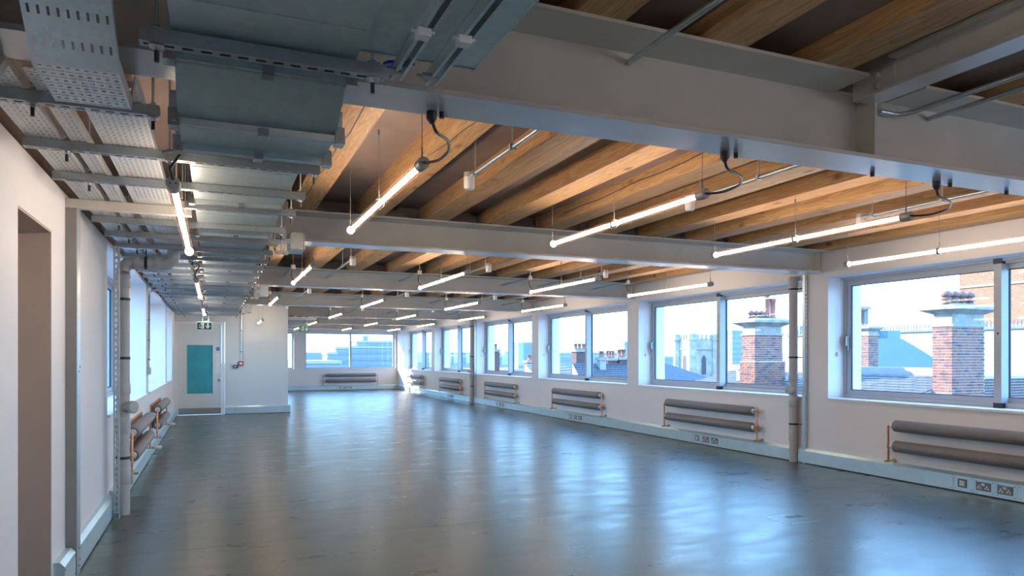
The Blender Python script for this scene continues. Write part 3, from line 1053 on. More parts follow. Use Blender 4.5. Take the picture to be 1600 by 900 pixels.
# ---------------------------------------------------------------- ductwork
du = thing('air_duct', 'flat galvanised duct running down the aisle with flanged joints and a side branch', 'duct', (0.15, 2.0, 2.37))
DXa, DXb = -0.117, 0.42
def duct_section(ya, yb, za, zb, h):
    mb = MB()
    mb.prism([(ya, za), (yb, zb), (yb, zb + h), (ya, za + h)], 0, DXa, DXb)
    o = mb.build('duct_section', M['duct'], du)
    n = max(1, int((yb - ya) / 0.36))
    for i in range(1, n):
        y = ya + (yb - ya) * i / n
        z = za + (zb - za) * i / n
        MB().box(DXa + 0.004, DXb - 0.004, y - 0.003, y + 0.003, z - 0.003, z).build('swage_line', M['duct'], o)
def duct_flange(y, z, h):
    mb = MB()
    for dy in (-0.012, 0.012):
        a, b = y + dy - 0.010, y + dy + 0.010
        mb.box(DXa - 0.004, DXb + 0.004, a, b, z - 0.024, z)
        mb.box(DXb, DXb + 0.022, a, b, z - 0.024, z + h)
        mb.box(DXa - 0.022, DXa, a, b, z - 0.024, z + h)
    f = mb.build('flange', M['galv'], du)
    for x in (DXa - 0.012, DXb + 0.012):
        c = MB()
        c.box(x - 0.018, x + 0.018, y - 0.03, y + 0.03, z - 0.032, z - 0.006)
        c.box(x - 0.018, x + 0.018, y - 0.026, y - 0.02, z - 0.03, z + 0.03)
        c.cyl((x, y - 0.036, z - 0.012), (x, y + 0.036, z - 0.012), 0.006, 6)
        c.build('corner_bolt', M['chrome'], f)
    c = MB()
    xm = DXa + 0.52 * (DXb - DXa)
    c.box(xm - 0.018, xm + 0.018, y - 0.03, y + 0.03, z - 0.034, z - 0.025)
    c.box(xm - 0.018, xm + 0.018, y - 0.034, y - 0.026, z - 0.034, z - 0.008)
    c.build('flange_clip', M['chrome'], f)
secs = [(0.2, 2.46, 2.372, 2.352, 0.17), (2.46, 2.71, 2.352, 2.222, 0.10), (2.71, 3.03, 2.222, 2.222, 0.10), (3.03, 3.62, 2.222, 2.392, 0.052)]
y = 3.62
while y < YP - 0.3:
    e = min(y + 1.3, YP - 0.01)
    secs.append((y, e, 2.392, 2.392, 0.05))
    y = e
for i, s in enumerate(secs):
    duct_section(*s)
for i, s in enumerate(secs[1:]):
    if i < 3:
        duct_flange(s[0], s[2], 0.09)
    elif i >= 4:
        duct_flange(s[0], s[2], 0.05)
# side branch
br = MB().box(DXb + 0.003, 0.825, 1.80, 2.30, 2.390, 2.56).build('branch_box', M['duct'], du)
MB().box(DXb + 0.003, 0.832, 1.785, 1.80, 2.386, 2.57).build('branch_flange', M['galv'], br)
MB().box(0.825, 0.829, 1.80, 2.304, 2.386, 2.40).box(DXb + 0.003, 0.825, 2.30, 2.304, 2.386, 2.40).build('branch_edge', M['galv'], br)

# ---------------------------------------------------------------- strut channels
def strut_mesh(mb, x0, x1, y, z0, slots=True):
    """U channel, open side up, slotted underneath"""
    w, h = 0.0205, 0.04
    n = max(2, int((x1 - x0) / 0.05))
    perf(mb, x0, x1, y - w, y + w, z0, n, 1, (lambda i, j: (0.015, 0.0075)) if slots else (lambda i, j: None))
    mb.box(x0, x1, y - w - 0.0025, y - w, z0, z0 + h)
    mb.box(x0, x1, y + w, y + w + 0.0025, z0, z0 + h)
    mb.box(x0, x1, y - w, y - w + 0.009, z0 + h - 0.002, z0 + h)
    mb.box(x0, x1, y + w - 0.009, y + w, z0 + h - 0.002, z0 + h)
    return mb
def strut(label, x0, x1, y, z0, rods, ztop):
    t = thing('strut_channel', label, 'strut', ((x0 + x1) / 2, y, z0), 'slotted struts under the services')
    strut_mesh(MB(), x0, x1, y, z0).build('channel', M['strut'], t)
    for x in rods:
        r = MB().cyl((x, y, z0 - 0.045), (x, y, ztop), 0.005, 8)
        r.build('threaded_rod', M['galv'], t)
        wz = MB().box(x - 0.02, x + 0.02, y - 0.02, y + 0.02, z0 - 0.006, z0 - 0.001)
        wz.tube([(x, y, z0 - 0.018), (x, y, z0 - 0.006)], 0.010, 6)
        wz.tube([(x, y, z0 - 0.05), (x, y, z0 - 0.018)], 0.007, 8, mi=1)
        wz.build('washer_nut', [M['chrome'], M['black']], t)
        wz = MB().box(x - 0.02, x + 0.02, y - 0.02, y + 0.02, z0 + 0.041, z0 + 0.046)
        wz.tube([(x, y, z0 + 0.046), (x, y, z0 + 0.057)], 0.010, 6)
        wz.build('washer_nut', M['chrome'], t)
    return t
ZS = 2.35
strut('slotted strut under the near end of the duct, before the deep beam', -0.20, 0.515, 2.30, 2.305, (-0.155, 0.475), 2.86)
strut('short slotted strut under the trays only, just past the deep beam', -0.80, -0.20, 3.15, ZS, (-0.63, -0.225), 2.86)
sy = [3.82, 4.46, 5.02] + [5.76 + 0.65 * i for i in range(20)]
sy = [y for y in sy if y < YP - 0.05]
for i, y in enumerate(sy):
    x0 = -0.80 if y != 5.02 else -0.22
    beamhere = [b for b in BEAM_Y if abs(b - y) < 0.15]
    top = 2.45 if beamhere else ZC
    rods = (-0.63, -0.2, 0.48) if x0 < -0.5 else (-0.19, 0.48)
    zt = top
    if any(abs(b - y) < 0.28 for b in BEAM_Y) and not beamhere:
        zt = 2.70
    strut('slotted strut carrying trays and duct, %s past the deep beam' % nth(i, 'along'), x0, 0.51, y, ZS, rods, zt)

# struts and clips hung below the side branch
for i, x in enumerate((0.575, 0.70)):
    t = thing('clip_rail', ['left', 'right'][i] + ' one of two slotted rails with clips under the duct branch', 'rail', (x, 2.0, 2.35), 'rails under the duct branch')
    w = 0.0205
    mb = MB()
    mb.box(x - w, x + w, 0.4, 2.40, 2.386, 2.389)
    mb.box(x - w, x - w + 0.003, 0.4, 2.40, 2.348, 2.386)
    mb.box(x + w - 0.003, x + w, 0.4, 2.40, 2.348, 2.386)
    mb.box(x - w + 0.003, x - w + 0.011, 0.4, 2.40, 2.348, 2.351)
    mb.box(x + w - 0.011, x + w - 0.003, 0.4, 2.40, 2.348, 2.351)
    mb.build('channel', M['galv'], t)
    mb = MB().box(x - 0.035, x + 0.005, 1.98, 2.02, 2.325, 2.348)
    mb.cyl((x - 0.05, 2.0, 2.345), (x + 0.02, 2.0, 2.345), 0.006, 6)
    mb.build('channel_clip', M['white'], t)
    mb = MB().tube([(x - 0.05, 2.33, 2.35), (x - 0.02, 2.33, 2.35)], 0.012, 6).cyl((x - 0.07, 2.33, 2.35), (x, 2.33, 2.35), 0.006, 6)
    mb.build('end_bolt', M['galv'], t)
t = thing('valve_lever', 'blue lever handle poking out behind the duct branch', 'valve', (0.60, 2.34, 2.40))
MB().prism([(0.525, 2.375), (0.535, 2.352), (0.60, 2.315), (0.625, 2.335), (0.558, 2.388), (0.535, 2.39)], 2, 2.382, 2.392, 0).build('lever', M['blue'], t)
MB().cyl((0.61, 2.328, 2.392), (0.61, 2.328, 2.45), 0.012, 8).build('valve_stem', M['brass'], t)
MB().cyl((0.61, 2.328, 2.45), (0.61, 2.328, ZC), 0.014, 10).build('valve_pipe', M['copper'], t)

# control boxes on the duct side, one before each beam
for i, (y0, z0, z1, xa, xb) in enumerate(((6.42, 2.325, 2.475, 0.605, 0.73), (10.80, 2.26, 2.425, 0.60, 0.72), (15.05, 2.265, 2.43, 0.57, 0.69))):
    t = thing('control_box', 'square galvanised box on a perforated bracket, %s beside the duct' % nth(i), 'box', ((xa + xb) / 2, y0, z0), 'boxes beside the duct')
    MB().box(xa, xb, y0, y0 + 0.28, z0, z1).build('box_body', M['galv'], t)
    mb = MB()
    for a in ((xa, xa + 0.008, z0, z1), (xb - 0.008, xb, z0, z1), (xa, xb, z0, z0 + 0.008), (xa, xb, z1 - 0.008, z1)):
        mb.box(a[0], a[1], y0 - 0.008, y0, a[2], a[3])
    mb.build('box_rim', M['chrome'], t)
    mb = MB()
    xs = xa - 0.075
    perf_pts = MB()
    n = 5
    # upright perforated strap facing the viewer
    for j in range(n):
        za, zb = z0 - 0.02 + (z1 - z0 + 0.05) * j / n, z0 - 0.02 + (z1 - z0 + 0.05) * (j + 1) / n
        cz, cx = (za + zb) / 2, xs + 0.022
        o = [(xs, za), (xs + 0.044, za), (xs + 0.044, zb), (xs, zb)]
        h = [(cx - 0.008, cz - 0.008), (cx + 0.008, cz - 0.008), (cx + 0.008, cz + 0.008), (cx - 0.008, cz + 0.008)]
        perf_pts._add([(p[0], y0 - 0.004, p[1]) for p in o + h], [(0, 1, 5, 4), (1, 2, 6, 5), (2, 3, 7, 6), (3, 0, 4, 7)])
    perf_pts.box(xs, xs + 0.003, y0 - 0.004, y0 + 0.05, z0 - 0.02, z1 + 0.03)
    perf_pts.box(xs + 0.044, xa + 0.002, y0 + 0.0, y0 + 0.004, z0 + 0.05, z0 + 0.09)
    perf_pts.build('bracket_strap', M['galv'], t)
    mb = MB()
    for x in (xs - 0.03, xs + 0.03):
        mb.box(x - 0.02, x + 0.03, y0 - 0.03, y0 + 0.03, z0 - 0.045, z0 - 0.02)
    mb.build('beam_clamp', M['chrome'], t)
    MB().cyl((xs + 0.03, y0 + 0.03, z1), (xs + 0.03, y0 + 0.03, ZC), 0.005, 6).build('threaded_rod', M['galv'], t)

# ---------------------------------------------------------------- galvanised portal on the left wall
t = thing('steel_portal', 'galvanised steel post and header strapped to the left wall', 'frame', (-0.83, 5.25, 0))
MB().box(XL, -0.803, 5.19, 5.20, 0, 2.334).build('post', M['steel_mid'], t)
MB().box(-0.803, -0.800, 5.19, 5.31, 0, 2.334).build('post_flange', M['galv'], t)
mb = MB()
for z in (0.06, 0.17, 1.30):
    mb.cyl((-0.800, 5.25, z), (-0.796, 5.25, z), 0.006, 8)
    mb.cyl((-0.800, 5.285, z + 0.03), (-0.796, 5.285, z + 0.03), 0.006, 8)
mb.build('post_screws', M['steel_dark'], t, kind='stuff')
MB().box(XL, -0.14, 5.19, 5.25, 2.335, 2.392).build('header', M['steel'], t)

# ---------------------------------------------------------------- soil pipes
def ring_clip(mb, x, y, z, r, s):
    mb.tube([(x, y, z - 0.012), (x, y, z + 0.012)], r + 0.004, 20)
def soil_pipe(label, x, y, ztop, strut_pos, boss_dir, name='soil_pipe'):
    t = thing(name, label, 'pipe', (x, y, 0), 'grey soil pipes')
    r = 0.055
    MB().cyl((x, y, 0), (x, y, ztop), r, 24).build('pipe_run', M['pipe'], t)
    for za, zb in ((0.27, 0.42), (0.72, 0.86), (1.06, 1.16), (ztop - 0.14, ztop - 0.02)):
        MB().tube([(x, y, za), (x, y, za + 0.01), (x, y, zb - 0.01), (x, y, zb)], [r, r + 0.006, r + 0.006, r], 24).build('collar', M['pipe'], t)
    bx, by = boss_dir
    MB().cyl((x, y, 0.95), (x + bx * 0.095, y + by * 0.095, 0.95), 0.042, 20).build('access_branch', M['pipe'], t)
    MB().tube([(x + bx * 0.09, y + by * 0.09, 0.95), (x + bx * 0.095, y + by * 0.095, 0.95), (x + bx * 0.125, y + by * 0.125, 0.95), (x + bx * 0.13, y + by * 0.13, 0.95)], [0.05, 0.055, 0.055, 0.045], 20).build('access_cap', M['pipe'], t)
    for z in (0.50, 1.38, 1.9 if ztop < 2.2 else 2.28):
        mb = MB()
        ring_clip(mb, x, y, z, r, 1)
        dx, dy = strut_pos[0] - x, strut_pos[1] - y
        mb.cyl((x, y, z), (strut_pos[0], strut_pos[1], z), 0.006, 6)
        mb.build('pipe_clip', M['black'], t)
    return t
soil_pipe('grey soil pipe with a capped branch, beside the nearest right-hand window', 7.065, 7.195, 2.449, (7.11, 7.06), (-0.9, -0.35))
soil_pipe('far grey soil pipe on the window wall', 7.05, 19.86, 2.449, (7.11, 19.74), (-0.9, -0.35))
lp = soil_pipe('grey soil pipe on the left wall turning across under the trays', -0.745, 7.10, 2.14, (-0.80, 6.99), (0.75, -0.65))
pts = [(-0.745, 7.10, 2.10), (-0.745, 7.10, 2.14)] + arc((-0.655, 7.10, 2.14), 0.09, PI, PI / 2, (1, 0, 0), (0, 0, 1), 8)
pts += [(-0.45, 7.10, 2.23)] + arc((-0.435, 7.10, 2.325), 0.095, -PI / 2, 0, (1, 0, 0), (0, 0, 1), 8)[0:] + [(-0.34, 7.10, 2.345)]
MB().tube(pts, 0.055, 24).build('bend', M['pipe'], lp)
for xa in (-0.64, -0.47):
    mb = MB()
    mb.tube([(xa - 0.03, 7.10, 2.23), (xa - 0.025, 7.10, 2.23), (xa + 0.025, 7.10, 2.23), (xa + 0.03, 7.10, 2.23)], [0.055, 0.061, 0.061, 0.055], 24)
    mb.build('bend_collar', M['pipe'], lp)
mb = MB().tube([(-0.575, 7.10, 2.23), (-0.55, 7.10, 2.23)], 0.06, 20)
mb.cyl((-0.5625, 7.10, 2.28), (-0.5625, 7.10, 2.86), 0.005, 8)
mb.build('pipe_hanger', M['black'], lp)

def upright_strut(label, x, y, z1, face):
    """slotted upright channel; its slotted face looks to -Y"""
    t = thing('upright_strut', label, 'strut', (x, y, 0), 'slotted uprights beside the soil pipes')
    mb = MB()
    w = 0.0205
    n = int(z1 / 0.05)
    for j in range(n):
        za, zb = z1 * j / n, z1 * (j + 1) / n
        cz = (za + zb) / 2
        o = [(x - w, za), (x + w, za), (x + w, zb), (x - w, zb)]
        h = [(x - 0.008, cz - 0.014), (x + 0.008, cz - 0.014), (x + 0.008, cz + 0.014), (x - 0.008, cz + 0.014)]
        mb._add([(p[0], y - 0.0205, p[1]) for p in o + h], [(0, 1, 5, 4), (1, 2, 6, 5), (2, 3, 7, 6), (3, 0, 4, 7)])
    mb.box(x - w - 0.0025, x - w, y - 0.0205, y + 0.0205, 0, z1)
    mb.box(x + w, x + w + 0.0025, y - 0.0205, y + 0.0205, 0, z1)
    mb.build('channel', M['galv'], t)
    f = MB().box(x - 0.02, x + 0.05, y - 0.05, y + 0.0, 0.0, 0.005).box(x - 0.02, x + 0.02, y - 0.027, y - 0.022, 0.0, 0.05)
    f.cyl((x + 0.0, y - 0.035, 0.02), (x, y - 0.02, 0.02), 0.008, 6)
    f.build('foot_bracket', M['chrome'], t)
upright_strut('slotted galvanised upright in front of the left soil pipe', -0.775, 6.93, 2.345, 0)
upright_strut('slotted galvanised upright beside the near right soil pipe', 7.10, 7.03, 2.449, 0)
upright_strut('slotted galvanised upright beside the far soil pipe', 7.10, 19.70, 2.449, 0)

# ---------------------------------------------------------------- radiators
def radiator(axis, L, xt, s):
    """pair of finned tubes along +Y from the origin; the wall lies at x = +0.10*s"""
    t = thing('radiator', 'x', 'radiator', (0, 0, 0.386), 'two-tube radiators')
    for z in (0.386, 0.616):
        r = 0.065
        MB().tube([(0, 0.0, z), (0, 0.012, z), (0, L - 0.012, z), (0, L, z)], [0.052, r, r, 0.052], 24).build('finned_tube', M['fin'], t)
        for a, b in ((-0.045, 0.0), (L, L + 0.045)):
            mb = MB().tube([(0, a, z), (0, b, z)], 0.034, 16)
            mb.build('end_collar', M['white'], t)
            # bracket to the wall
        for y in (0.02, L - 0.02):
            pass
        for y in (L * 0.25, L * 0.75):
            a, b = sorted((s * 0.03, s * 0.098))
            MB().box(a, b, y - 0.012, y + 0.012, z - 0.012, z + 0.012).build('wall_bracket', M['steel_dark'], t)
    for y, sg in ((-0.085, 1), (L + 0.085, -1)):
        mb = MB()
        mb.tube([(0, y + sg * 0.05, 0.616), (0, y + sg * 0.02, 0.616), (0, y + sg * 0.006, 0.612), (0, y, 0.60), (0, y, 0.21)], 0.011, 10)
        mb.tube([(0, y + sg * 0.05, 0.386), (0, y, 0.386)], 0.011, 10)
        mb.tube([(0, y, 0.36), (0, y, 0.412)], 0.015, 10)
        mb.tube([(0, y, 0.24), (0, y, 0.225)], 0.015, 10)
        mb.build('copper_pipe', M['copper'], t)
        v = MB()
        v.tube([(0, y, 0.23), (0, y, 0.20)], 0.017, 10)
        v.tube([(0, y, 0.212), (s * 0.06, y, 0.212), (s * 0.098, y, 0.212)], 0.010, 8)
        v.tube([(0, y, 0.212), (-s * 0.055, y, 0.212)], [0.013, 0.011], 10)
        v.tube([(s * 0.088, y, 0.212), (s * 0.098, y, 0.212)], 0.026, 14)
        v.build('valve', M['brass'], t)
    return t
r0 = radiator(1, 2.05, 0, 1)
names = ['under the nearest window on the right', 'under the second right-hand window', 'under the third right-hand window', 'under the fourth right-hand window',
         'beside the far soil pipe', 'in sunlight at the far right corner']
for i in range(6):
    loc = (7.03, 3.60 + 4.325 * i, 0.386)
    t = r0 if i == 0 else copy_tree(r0)
    t.location = loc
    t['label'] = 'grey two-tube radiator with copper pipes ' + names[i]
r1 = radiator(1, 2.0, 0, -1)
xx, vy = 0.0, 2.085
MB().tube([(xx + 0.055, vy, 0.212), (xx + 0.06, vy, 0.212), (xx + 0.13, vy, 0.212), (xx + 0.135, vy, 0.212)], [0.018, 0.024, 0.024, 0.018], 14).build('thermostat_head', M['white'], r1)
for z in (0.386, 0.616):
    MB().box(-0.098, -0.08, 0.0, 2.0, z - 0.05, z + 0.07).build('gap_shade_strip', M['gap_shade'], r1)  # tan strip painted in for the shaded, warm-lit gap behind the tube
for i, y in enumerate((8.15, 11.55)):
    t = r1 if i == 0 else copy_tree(r1)
    t.location = (XL + 0.10, y, 0.386)
    t['label'] = 'grey two-tube radiator on the left wall, ' + ['just past the soil pipe', 'near the partition door'][i]
t = copy_tree(r0)
t.location = (6.2, YF - 0.10, 0.386)
t.rotation_euler = (0, 0, PI / 2)
t['label'] = 'grey two-tube radiator below the wide window of the far wall'

# ---------------------------------------------------------------- small wall fittings
t = thing('wall_switch', 'small grey switch plate on the left wall beside the steel post', 'switch', (XL, 5.55, 1.35))
MB().box(XL, XL + 0.012, 5.50, 5.585, 1.30, 1.385).build('switch_plate', M['chrome'], t)
MB().box(XL + 0.012, XL + 0.016, 5.53, 5.555, 1.325, 1.36).build('rocker', M['white'], t)
t = thing('wall_conduit', 'thin steel conduit with a box, on the pier between the left windows', 'conduit', (XL, 11.09, 1.2))
xc = XL + 0.022
pts = [(xc, 11.09, 1.24), (xc, 11.09, 2.24)] + arc((xc + 0.09, 11.09, 2.24), 0.09, PI, PI / 2, (1, 0, 0), (0, 0, 1), 6) + [(xc + 0.45, 11.09, 2.335)]
MB().tube(pts, 0.012, 8).build('pipe', M['galv'], t)
MB().box(XL, XL + 0.045, 11.045, 11.135, 1.14, 1.24).build('outlet_box', M['galv'], t)
MB().box(XL + 0.045, XL + 0.05, 11.06, 11.12, 1.16, 1.22).build('box_rocker', M['white'], t)
mb = MB()
for z in (1.35, 1.62, 1.9):
    mb.box(XL, XL + 0.038, 11.072, 11.108, z - 0.01, z + 0.01)
mb.build('saddle', M['chrome'], t)

yw = YP - 0.001
t = thing('wall_conduit', 'steel conduit dropping down the partition wall to the red call point', 'conduit', (0.60, YP, 1.3))
MB().cyl((0.60, yw - 0.02, 1.27), (0.60, yw - 0.02, ZC), 0.018, 10).build('pipe', M['galv'], t)
mb = MB()
for z in (1.5, 2.0):
    mb.box(0.572, 0.628, yw - 0.04, yw, z - 0.012, z + 0.012)
mb.build('saddle', M['chrome'], t)
t = thing('call_point', 'red fire alarm call point on the partition wall', 'alarm', (0.59, YP, 1.22))
MB().box(0.53, 0.645, yw - 0.05, yw, 1.165, 1.27).build('call_box', M['red'], t)
MB().box(0.555, 0.62, yw - 0.054, yw - 0.05, 1.195, 1.24).build('break_panel', M['white'], t)
t = thing('door_release', 'green and white door release box left of the red call point', 'switch', (0.46, YP, 1.18))
MB().box(0.41, 0.51, yw - 0.045, yw, 1.10, 1.185).build('release_box', M['sign_green'], t)
MB().box(0.41, 0.51, yw - 0.045, yw, 1.185, 1.265).build('upper_box', M['white'], t)
MB().box(0.435, 0.485, yw - 0.049, yw - 0.045, 1.125, 1.155).build('push_bar', M['white'], t)
MB().cyl((0.46, yw - 0.05, 1.225), (0.46, yw - 0.045, 1.225), 0.012, 10).build('indicator', M['sign_green'], t)

# ---------------------------------------------------------------- exit signs
def exit_sign(label, x0, x1, y, z0, z1, green, rim, ztop):
    t = thing('exit_sign', label, 'sign', ((x0 + x1) / 2, y, z0), 'hanging exit signs')
    W, H = x1 - x0, z1 - z0
    b = MB().box(x0 - rim, x1 + rim, y, y + 0.025, z0 - rim, z1 + rim).build('sign_case', M['white'] if rim else green, t)
    MB().box(x0, x1, y - 0.003, y, z0, z1).build('sign_face', green, t)
    g = MB()
    P = lambda a, c: (x0 + a * W, z0 + c * H)
    def poly(pts):
        q = [P(*p) for p in pts]
        g.prism(q, 1, y - 0.006, y - 0.003)
    # doorway with running figure, left half
    poly([(0.26, 0.12), (0.48, 0.12), (0.48, 0.90), (0.26, 0.90)])
    def limb(a, c, w):
        ax, az = P(*a)
        bx, bz = P(*c)
        dx, dz = bx - ax, bz - az
        l = math.hypot(dx, dz)
        nx, nz = -dz / l * w * H / 2, dx / l * w * H / 2
        gm.prism([(ax - nx, az - nz), (bx - nx, bz - nz), (bx + nx, bz + nz), (ax + nx, az + nz)], 1, y - 0.009, y - 0.006)
    gm = MB()
    limb((0.30, 0.66), (0.27, 0.42), 0.13)
    limb((0.27, 0.44), (0.36, 0.36), 0.09)
    limb((0.36, 0.38), (0.36, 0.18), 0.08)
    limb((0.30, 0.64), (0.39, 0.56), 0.07)
    limb((0.39, 0.56), (0.44, 0.64), 0.06)
    gm.prism([(P(0.325, 0.78)[0] + 0.06 * H * math.cos(a * PI / 4), P(0.325, 0.78)[1] + 0.06 * H * math.sin(a * PI / 4)) for a in range(8)], 1, y - 0.009, y - 0.006)
    gm.build('running_figure_dark', green, t)
    gw = MB()
    gm = gw
    def limbw(a, c, w):
        limb(a, c, w)
    limb((0.27, 0.44), (0.20, 0.30), 0.09)
    limb((0.20, 0.31), (0.09, 0.31), 0.08)
    limb((0.29, 0.63), (0.18, 0.66), 0.07)
    limb((0.18, 0.66), (0.13, 0.54), 0.06)
    gw.build('running_figure', M['white'], t)
    # down arrow, right half
    poly([(0.715, 0.88), (0.785, 0.88), (0.785, 0.42), (0.715, 0.42)])
    poly([(0.75, 0.12), (0.90, 0.46), (0.90, 0.64), (0.75, 0.31)])
    poly([(0.75, 0.12), (0.75, 0.31), (0.60, 0.64), (0.60, 0.46)])
    g.build('sign_symbol', M['white'], t)
    for x in (x0 + W * 0.38, x0 + W * 0.80):
        MB().cyl((x, y + 0.012, z1), (x, y + 0.012, ztop), 0.004, 6).build('sign_hanger', M['galv'], t)
exit_sign('dark green exit sign with white border hung before the partition door', -0.345, -0.06, 16.8, 1.975, 2.125, M['sign_green'], 0.018, 2.35)
exit_sign('teal exit sign hung beyond the end of the partition wall', 2.33, 2.63, 22.0, 2.125, 2.29, M['sign_teal'], 0.0, ZC)

# ---------------------------------------------------------------- cable ladder behind the partition
t = thing('cable_ladder', 'grey cable ladder with cables beyond the partition end', 'cable tray', (2.05, 18.7, 2.36))
for x in (1.72, 2.40):
    MB().box(x - 0.006, x + 0.006, 18.65, 25.0, 2.36, 2.43).build('side_rail', M['tray'], t)
for i in range(22):
    MB().box(1.726, 2.394, 18.7 + 0.29 * i, 18.74 + 0.29 * i, 2.362, 2.385).build('rung', M['tray'], t)
for i in range(6):
    x = 1.80 + 0.1 * i
    MB().tube([(x, 18.6, 2.40), (x + 0.01 * (i % 2), 21, 2.40), (x, 24.9, 2.40)], 0.013, 8).build('cable', M['white'] if i % 2 else M['black'], t)
for y in (19.0, 21.0, 23.0):
    MB().cyl((1.70, y, 2.33), (1.70, y, ZC), 0.005, 6).cyl((2.42, y, 2.33), (2.42, y, ZC), 0.005, 6).box(1.68, 2.44, y - 0.02, y + 0.02, 2.33, 2.36).build('trapeze', M['galv'], t)

# ---------------------------------------------------------------- floor boxes
for i in range(5):
    X, Y = 4.58, 4.66 + 4.32 * i
    t = thing('floor_box', 'flush floor outlet lid with two black cable flaps, %s' % nth(i), 'floor box', (X, Y, 0), 'flush floor boxes')
    mb = MB()
    w, h = 0.17, 0.14
    for a in ((X - w, X + w, Y - h, Y - h + 0.006), (X - w, X + w, Y + h - 0.006, Y + h), (X - w, X - w + 0.006, Y - h, Y + h), (X + w - 0.006, X + w, Y - h, Y + h)):
        mb.box(a[0], a[1], a[2], a[3], 0.0, 0.0025)
    mb.build('lid_frame', M['chrome'], t)
    MB().box(X - w + 0.008, X + w - 0.008, Y - h + 0.008, Y + h - 0.008, 0.0, 0.0015).build('lid', M['floor'], t)
    for dx in (0.0, 0.10):
        MB().box(X + dx - 0.01, X + dx + 0.06, Y + 0.045, Y + 0.085, 0.0015, 0.004).build('cable_flap', M['black'], t)

# ================================================================ outside
GZ = -12.0
g = thing('street_ground', None, None, (0, 0, GZ), kind='structure')
MB().box(-400, 900, -300, 1400, GZ - 1, GZ).build('ground_face', M['ground'], g)

def brick_box(mb, x0, x1, y0, y1, z0, z1, faces='wsen', bl=0.165, bh=0.047, gap=0.012, proud=0.007, mi=0, mi2=None):
    """running-bond bricks standing proud of a core; faces w = -X, s = -Y"""
    rng = random.Random(int((x0 + y0 + z0) * 1000))
    rows = int((z1 - z0) / (bh + gap))
    for r in range(rows):
        za = z0 + r * (bh + gap)
        for fc in faces:
            lo, hi = (y0, y1) if fc in 'we' else (x0, x1)
            p = lo - (bl / 2 if r % 2 else 0)
            while p < hi:
                a, b = max(lo, p), min(hi, p + bl)
                if b - a > 0.03:
                    pr = proud * rng.uniform(0.5, 1.2)
                    m_ = mi if (mi2 is None or rng.random() < 0.75) else mi2
                    if fc == 'w':
                        mb.box(x0 - pr, x0 + 0.02, a, b, za, za + bh, m_)
                    elif fc == 'e':
                        mb.box(x1 - 0.02, x1 + pr, a, b, za, za + bh, m_)
                    elif fc == 's':
                        mb.box(a, b, y0 - pr, y0 + 0.02, za, za + bh, m_)
                    else:
                        mb.box(a, b, y1 - 0.02, y1 + pr, za, za + bh, m_)
                p += bl + gap

def pot(mb, x, y, z, h, r, mi=0):
    mb.tube([(x, y, z), (x, y, z + h * 0.12), (x, y, z + h * 0.14), (x, y, z + h * 0.8), (x, y, z + h * 0.82), (x, y, z + h)],
            [r * 1.15, r * 1.15, r, r * 0.9, r * 1.12, r * 1.08], 14, True, mi)

def hooded_pot(parent, x, y, z, h, r):
    mb = MB()
    mb.tube([(x, y, z), (x, y, z + h * 0.25), (x, y, z + h * 0.27), (x, y, z + h * 0.40), (x, y, z + h * 0.42), (x, y, z + h * 0.55), (x, y, z + h * 0.57), (x, y, z + h * 0.8), (x, y, z + h)],
            [r * 0.9, r * 0.9, r * 1.15, r * 1.15, r * 0.85, r * 0.85, r * 1.15, r * 1.1, r * 0.45], 14)
    mb.build('chimney_pot', M['pot_dark'], parent)

def slab(mb, x0, x1, y0, y1, z0, z1, o, mi=0):
    """sloping cap: flared underside, flat rim, shallow weathered top"""
    rim = (z1 - z0)
    a = [(x0, y0, z0), (x1, y0, z0), (x1, y1, z0), (x0, y1, z0)]
    zb = z0 + rim * 0.45
    zc = z0 + rim * 0.72
    b = [(x0 - o, y0 - o, zb), (x1 + o, y0 - o, zb), (x1 + o, y1 + o, zb), (x0 - o, y1 + o, zb)]
    c = [(p[0], p[1], zc) for p in b]
    d_ = [(x0 + 0.05, y0 + 0.05, z1), (x1 - 0.05, y0 + 0.05, z1), (x1 - 0.05, y1 - 0.05, z1), (x0 + 0.05, y1 - 0.05, z1)]
    vs = a + b + c + d_
    fs = [(3, 2, 1, 0), (12, 13, 14, 15)]
    for k in range(3):
        for i in range(4):
            j = (i + 1) % 4
            fs.append((k * 4 + i, k * 4 + j, k * 4 + 4 + j, k * 4 + 4 + i))
    mb._add(vs, fs, mi)

def chimney(label, x0, x1, y0, y1, zbase, zbrick, zslab, ztop, o, extra=None):
    t = thing('brick_chimney', label, 'chimney', ((x0 + x1) / 2, (y0 + y1) / 2, zbase))
    MB().box(x0, x1, y0, y1, zbase, zbrick).build('mortar_core', M['mortar'], t)
    mb = MB()
    brick_box(mb, x0, x1, y0, y1, zbase, zbrick, 'ws', mi2=1)
    mb.build('brickwork', [M['brick'], M['brick_dark']], t, kind='stuff')
    MB().box(x0 + 0.01, x1 - 0.01, y0 + 0.01, y1 - 0.01, zbrick, zslab).build('stone_neck', M['stone'], t)
    MB().box(x0 - 0.03, x1 + 0.03, y0 - 0.03, y1 + 0.03, zbrick - 0.03, zbrick + 0.03).build('string_course', M['stone'], t)
    mb = MB()
    slab(mb, x0, x1, y0, y1, zslab, ztop, o)
    mb.build('cap_slab', M['stone'], t)
    return t

